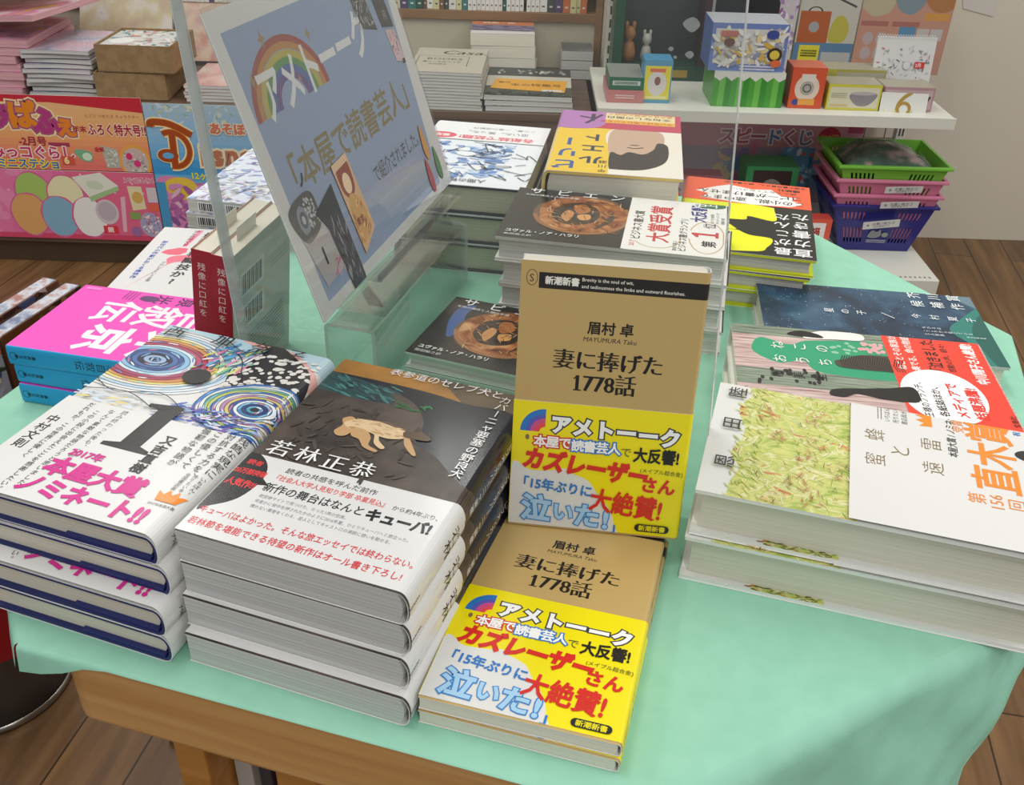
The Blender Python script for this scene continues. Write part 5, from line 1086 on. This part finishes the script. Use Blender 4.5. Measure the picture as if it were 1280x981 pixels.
a = Art(216, 236); a.rect(0, 0, 216, 236, '#bdb8b8'); a.rect(10, 30, 170, 190, '#26282c'); a.strokes(170, 0, 216, 236, ['#a080a8', '#c8b8c8', '#d8d4d4', '#8a5a8c'], 60, 18, 9); a.text('ハピネス', 40, 214, 24, '#8a8488', .02)
poster('flower_package', 466, 682, SZ, SZ + 236, 2560, a, 'white package with purple flowers hanging behind the blue patterned box', 'package')
a = Art(150, 222); a.rect(0, 0, 150, 222, '#b8b4a8'); a.rect(0, 0, 150, 62, '#5a7a9a'); a.rect(14, 8, 66, 56, '#d0c440'); a.rect(72, 14, 146, 40, '#a8a8a8'); a.rect(4, 62, 80, 138, '#a85a34'); a.ring(40, 138, 14, 18, '#3a2c24', 0, 180, 16, .6); a.ell(42, 100, 13, 13, '#98989a'); a.blob([(82, 70), (120, 66), (130, 100), (112, 128), (90, 118)], '#b0a848'); a.line([(90, 170), (140, 150)], 5, '#4a4a4a'); a.poly([(30, 222), (60, 190), (80, 222)], '#8a3a34'); a.greek(20, 30, 60, 44, '#4a4a2c', 6, 4)
poster('goods_poster', 688, 838, SZ + 20, SZ + 242, 2566, a, 'grey poster with an orange suitcase picture above the orange box')
a = Art(228, 232); a.rect(0, 0, 228, 232, '#b88a78'); a.ell(40, 190, 44, 52, '#b0a68c', 0, 30, .03); a.ell(118, 196, 42, 50, '#7a8a90', 0, 30, .03); a.ell(196, 196, 42, 46, '#a8744a', 0, 30, .03)
for cx in (40, 118): a.rect(cx - 34, 116, cx + 34, 128, '#a06a60')
for cx, cz in ((30, 86), (62, 86), (30, 50), (62, 50)): a.ell(cx, cz, 13, 16, '#b0a0a0')
a.rect(104, 84, 146, 116, '#5a86a8'); a.rect(150, 84, 180, 112, '#b8b4b0'); a.rect(184, 84, 214, 112, '#b8b4b0'); a.rect(160, 132, 222, 150, '#c8904a')
poster('goods_poster', 842, 1070, SZ + 10, SZ + 242, 2570, a, 'salmon poster with three large pastel ovals above the calendar')
# under the shelf
a = Art(526, 252); a.rect(0, 0, 526, 252, '#d89aa4'); a.rect(0, 0, 526, 150, '#b0a0b0'); a.strokes(150, 0, 526, 146, ['#7a9ac0', '#d88aa8', '#88b4d0', '#e0c08c', '#a08ab8'], 70, 60, 30)
for o_, cc in ((.11, '#f8e0e8'), (.03, None)):
    for i, (ch, c2) in enumerate((('ス', '#b86a80'), ('ピ', '#c87078'), ('ー', '#b86a80'), ('ド', '#6a90b0'), ('く', '#c06a88'), ('じ', '#8a90a8'))): a.text(ch, 164 + 42 * i, 180, 46, cc or c2, o_, 'c')
a.ell(438, 182, 30, 28, '#b83a4c'); a.text('500円', 438, 182, 20, '#d0a050', .04, 'c'); a.rect(484, 196, 526, 226, '#c05878')
poster('lottery_poster', 392, 918, 152, 404, 2580, a, 'pink lottery poster with bubbly letters standing under the shelf')
a = Art(132, 96); a.rect(0, 0, 132, 96, '#2f8a54'); a.rect(16, 46, 118, 90, '#3a2c2c'); a.blob([(44, 50), (50, 80), (70, 86), (90, 78), (96, 50)], '#8a8a88'); a.rect(0, 0, 132, 30, '#3a9a5c'); goods('plush_box', 578, 710, 2390, 2480, 151, 151 + 164, '#2f8a54', None, 'green box with a plush showing in its window under the shelf', 'box'); bo = [o for o in SC.objects if o.name.startswith('plush_box')][0]
p_ = MB(); b_ = Art(132, 164); b_.rect(0, 0, 132, 164, '#35925a'); b_.rect(18, 84, 116, 154, '#3a2a2a'); b_.blob([(40, 86), (46, 120), (68, 132), (92, 118), (96, 86)], '#908c88'); b_.emit(p_, lambda x, y, d: (x - 66, -.05 - d, y), .05, .03); p_.build('window', bo)
a = Art(130, 150); a.rect(0, 0, 130, 150, '#a04a54'); a.strokes(6, 6, 124, 144, ['#c87a80', '#8a3a48', '#d8b0a8', '#b06068', '#6a4a50'], 70, 26, 14); a.rect(10, 60, 118, 140, '#b8a0a0'); a.strokes(12, 62, 116, 138, ['#d8c8c8', '#c06a70', '#8a7a78'], 40, 16, 8); goods('red_package', 380, 510, 2350, 2400, 151, 301, '#a04a54', a, 'red toy package under the shelf beside the green box', 'package')
a = Art(84, 180); a.rect(0, 0, 84, 180, '#5a8ab0'); a.strokes(0, 0, 84, 180, ['#88b0cc', '#3a6a90', '#c8d0d4', '#c85a58'], 50, 18, 9); goods('blue_package', 690, 764, 2500, 2540, 151, 300, '#4a7aa0', a, 'blue package between the green box and the basket stack', 'package')
tr = empty('shallow_tray', at(735, 2225, 151)); TRAYM = mat('#c8b896', .6)
part('bottom', tr, -70, 48, -14, 118, 0, 3, TRAYM, .3); part('side', tr, -70, 48, -17, -14, 0, 14, TRAYM, .3); part('side', tr, 45, 48, -14, 118, 0, 14, TRAYM, .3); part('side', tr, -70, -67, -14, 118, 0, 14, TRAYM, .3); tag(tr, 'shallow beige tray on the shelf base holding a red box', 'tray')
a = Art(72, 92, .15, .5); a.rect(0, 0, 72, 92, '#d85a4a'); a.rect(14, 4, 58, 82, '#e8e4e0'); a.vtext('福袋', 36, 60, 22, '#a82a30', 26, .03); goods('red_gift_box', 692, 764, 2222, 2262, 154.5, 246, '#c84a40', a, 'small glossy red box with a white label standing in the tray', 'box')

# shopping baskets
def basket(color, z, h, wt, wb, dt, db, label, first=True):
    o = empty('shopping_basket', at(893, 2345, z)); m = MB(); C_ = mat(color, .3)
    def wall(p0, p1, q0, q1, slots):
        nu, nv = 48, 6; th = .9
        f = lambda u, v: tuple(Vector(p0).lerp(Vector(p1), u).lerp(Vector(q0).lerp(Vector(q1), u), v))
        vs = [f(i / nu, j / nv) for j in range(nv + 1) for i in range(nu + 1)]; fs = []
        for j in range(nv):
            for i in range(nu):
                if slots and j in (1, 2, 4) and (4 <= i < 16 or 32 <= i < 44) and i % 2 == 0: continue
                fs.append((j * (nu + 1) + i, j * (nu + 1) + i + 1, (j + 1) * (nu + 1) + i + 1, (j + 1) * (nu + 1) + i))
        m.add(vs, fs, C_)
    B = [(-wb, -db, 0), (wb, -db, 0), (wb, db, 0), (-wb, db, 0)]; T_ = [(-wt, -dt, h), (wt, -dt, h), (wt, dt, h), (-wt, dt, h)]
    for k in range(4): wall(B[k], B[(k + 1) % 4], T_[k], T_[(k + 1) % 4], True)
    m.add(B, [(0, 1, 2, 3)], C_); body = m.build('body', o); sd = body.modifiers.new('thick', 'SOLIDIFY'); sd.thickness = .0018
    r_ = MB(); e = 7
    pts = [(-wt - e, -dt - e), (wt + e, -dt - e), (wt + e, dt + e), (-wt - e, dt + e)]; inn = [(-wt + 1, -dt + 1), (wt - 1, -dt + 1), (wt - 1, dt - 1), (-wt + 1, dt - 1)]
    vs = [(x, y, zz) for zz in (h - 7, h) for x, y in pts] + [(x, y, zz) for zz in (h - 7, h) for x, y in inn]; fs = []
    for k in range(4): j = (k + 1) % 4; fs += [(k, j, 4 + j, 4 + k), (8 + k, 12 + k, 12 + j, 8 + j), (4 + k, 4 + j, 12 + j, 12 + k), (k, 8 + k, 8 + j, j)]
    r_.add(vs, fs, C_); r_.build('rim', o, bevel=1.5)
    return o
def label_on(o, x0, x1, z0, z1, y, tilt_, logo=False):
    m = MB(); m.box(x0, x1, -.4, 0, z0, z1, mat('#d4d4d0', .5)); a = Art(x1 - x0, z1 - z0, .5); a.ell(12, (z1 - z0) / 2, 3.4, 3.4, '#8a8a90'); a.text('お買い物カゴ', 22, (z1 - z0) * .62, 9, '#6a6a74', .01); a.text('店内専用です', 26, (z1 - z0) * .26, 6.5, '#8a8a90', .01)
    a.emit(m, lambda x, yy, d: (x0 + x, -.45 - d, z0 + yy), .05, .03); p = m.build('label', o); p.location = (0, y / 1000, 0); p.rotation_euler = (R(14), R(tilt_), 0)
bb = basket('#2a2a78', 153, 124, 124, 88, 98, 80, ''); tag(bb, 'dark blue plastic shopping basket at the bottom of the basket stack', 'basket', 'stacked shopping baskets'); label_on(bb, -40, 48, 72, 94, -92, -7)
m = MB(); a = Art(60, 40, .5); a.blob([(6, 16), (14, 34), (26, 30), (34, 36), (38, 20), (24, 12)], '#8a8c90'); a.ell(48, 22, 8, 7, '#8a9a8c'); a.greek(6, 2, 54, 8, '#a8a8b0', 5, 4); a.emit(m, lambda x, y, d: (x - 30, -d, y), .05, .03); p = m.build('emblem', bb); p.location = (0, -.0855, .022); p.rotation_euler = (R(9), 0, 0)
for k, (c, z, lb) in enumerate((('#d07a98', 186, 'lower pink plastic shopping basket, just above the blue one'), ('#d07a98', 224, 'upper pink plastic shopping basket, just under the green one'), ('#74b83c', 258, 'bright green plastic shopping basket on top of the basket stack'))):
    b = basket(c, z, 118, 126 + 1.5 * k, 91, 100 + k, 81, ''); tag(b, lb, 'basket', 'stacked shopping baskets')
    if k < 2: label_on(b, -20 + 2 * k, 70, 98, 116, -103, -3)
gs = MB(); gs.grid(lambda u, v: (-100 + 200 * u, -78 + 156 * v, 12 + 6 * math.sin(5 * u + 2) * math.cos(4 * v) - 22 * abs(2 * u - 1) ** 4 - 14 * abs(2 * v - 1) ** 4), 24, 18, noise_mat('bagged_goods', 22, [(.35, '#1f4a38'), (.5, '#3c6a50'), (.6, '#c8a0a0'), (.72, '#d8d0cc')], detail=3, rough=.15))
gs.grid(lambda u, v: (-100 + 200 * u, -78 + 156 * v, -20 - 2 * abs(2 * u - 1)), 4, 4, mat('#2c5a44', .3)); gp = empty('bagged_goods', at(893, 2345, 372)); gs.build('contents', gp, smooth=True); f = MB(); f.grid(lambda u, v: (-106 + 212 * u, -84 + 168 * v, 19 + 7 * math.sin(6 * u + 2) * math.cos(5 * v) + 4 * math.sin(17 * u) * math.sin(13 * v) - 30 * abs(2 * u - 1) ** 4 - 18 * abs(2 * v - 1) ** 4), 26, 20, clear('crinkled_film', '#f6f8f6', 1.0, .08)); f.build('plastic_bag', gp, smooth=True)
tag(gp, 'green and pink goods in a clear plastic bag filling the top basket', 'bag')

# bin at the lower left, loose sheet on the wall
bn = empty('waste_bin', at(-742, 962, 0)); m = MB(); m.lathe([(0, 0.5), (99, 0.5), (101, 6), (104, 8), (104, 330), (101, 330), (98, 10), (0, 10)], noise_mat('dark_metal', 9, [(.3, '#2e2a26'), (.7, '#4a443e')], (1, 1, .3), rough=.32), 48); m.build('body', bn, smooth=True)
m = MB(); m.lathe([(104.5, 3), (106.5, 4), (106.5, 12), (104.5, 13)], mat('#a8a49c', .25, metal=.9), 48); m.build('rim', bn, smooth=True)
m = MB(); m.grid(lambda u, v: ((107 + 2.5 * math.sin(u * 40)) * math.cos(2 * math.pi * u), (107 + 2.5 * math.sin(u * 40)) * math.sin(2 * math.pi * u), 336 - v * (336 - (118 + 34 * math.sin(2 * math.pi * u + .9) * -1 + 12))), 72, 10, mat('#a01420', .5)); m.build('bag_liner', bn, smooth=True)
tag(bn, 'dark metal waste bin with a red bag over its rim, at the lower left', 'bin')
o = MB(); o.prism([(1140, 690), (1152, 646), (1236, 628), (1232, 690)], 2712, 2713, mat('#cfc9bf', .7), axis='y'); s = o.build('loose_sheet', None); tag(s, 'pale sheet hanging on the wall at the top right', 'paper')
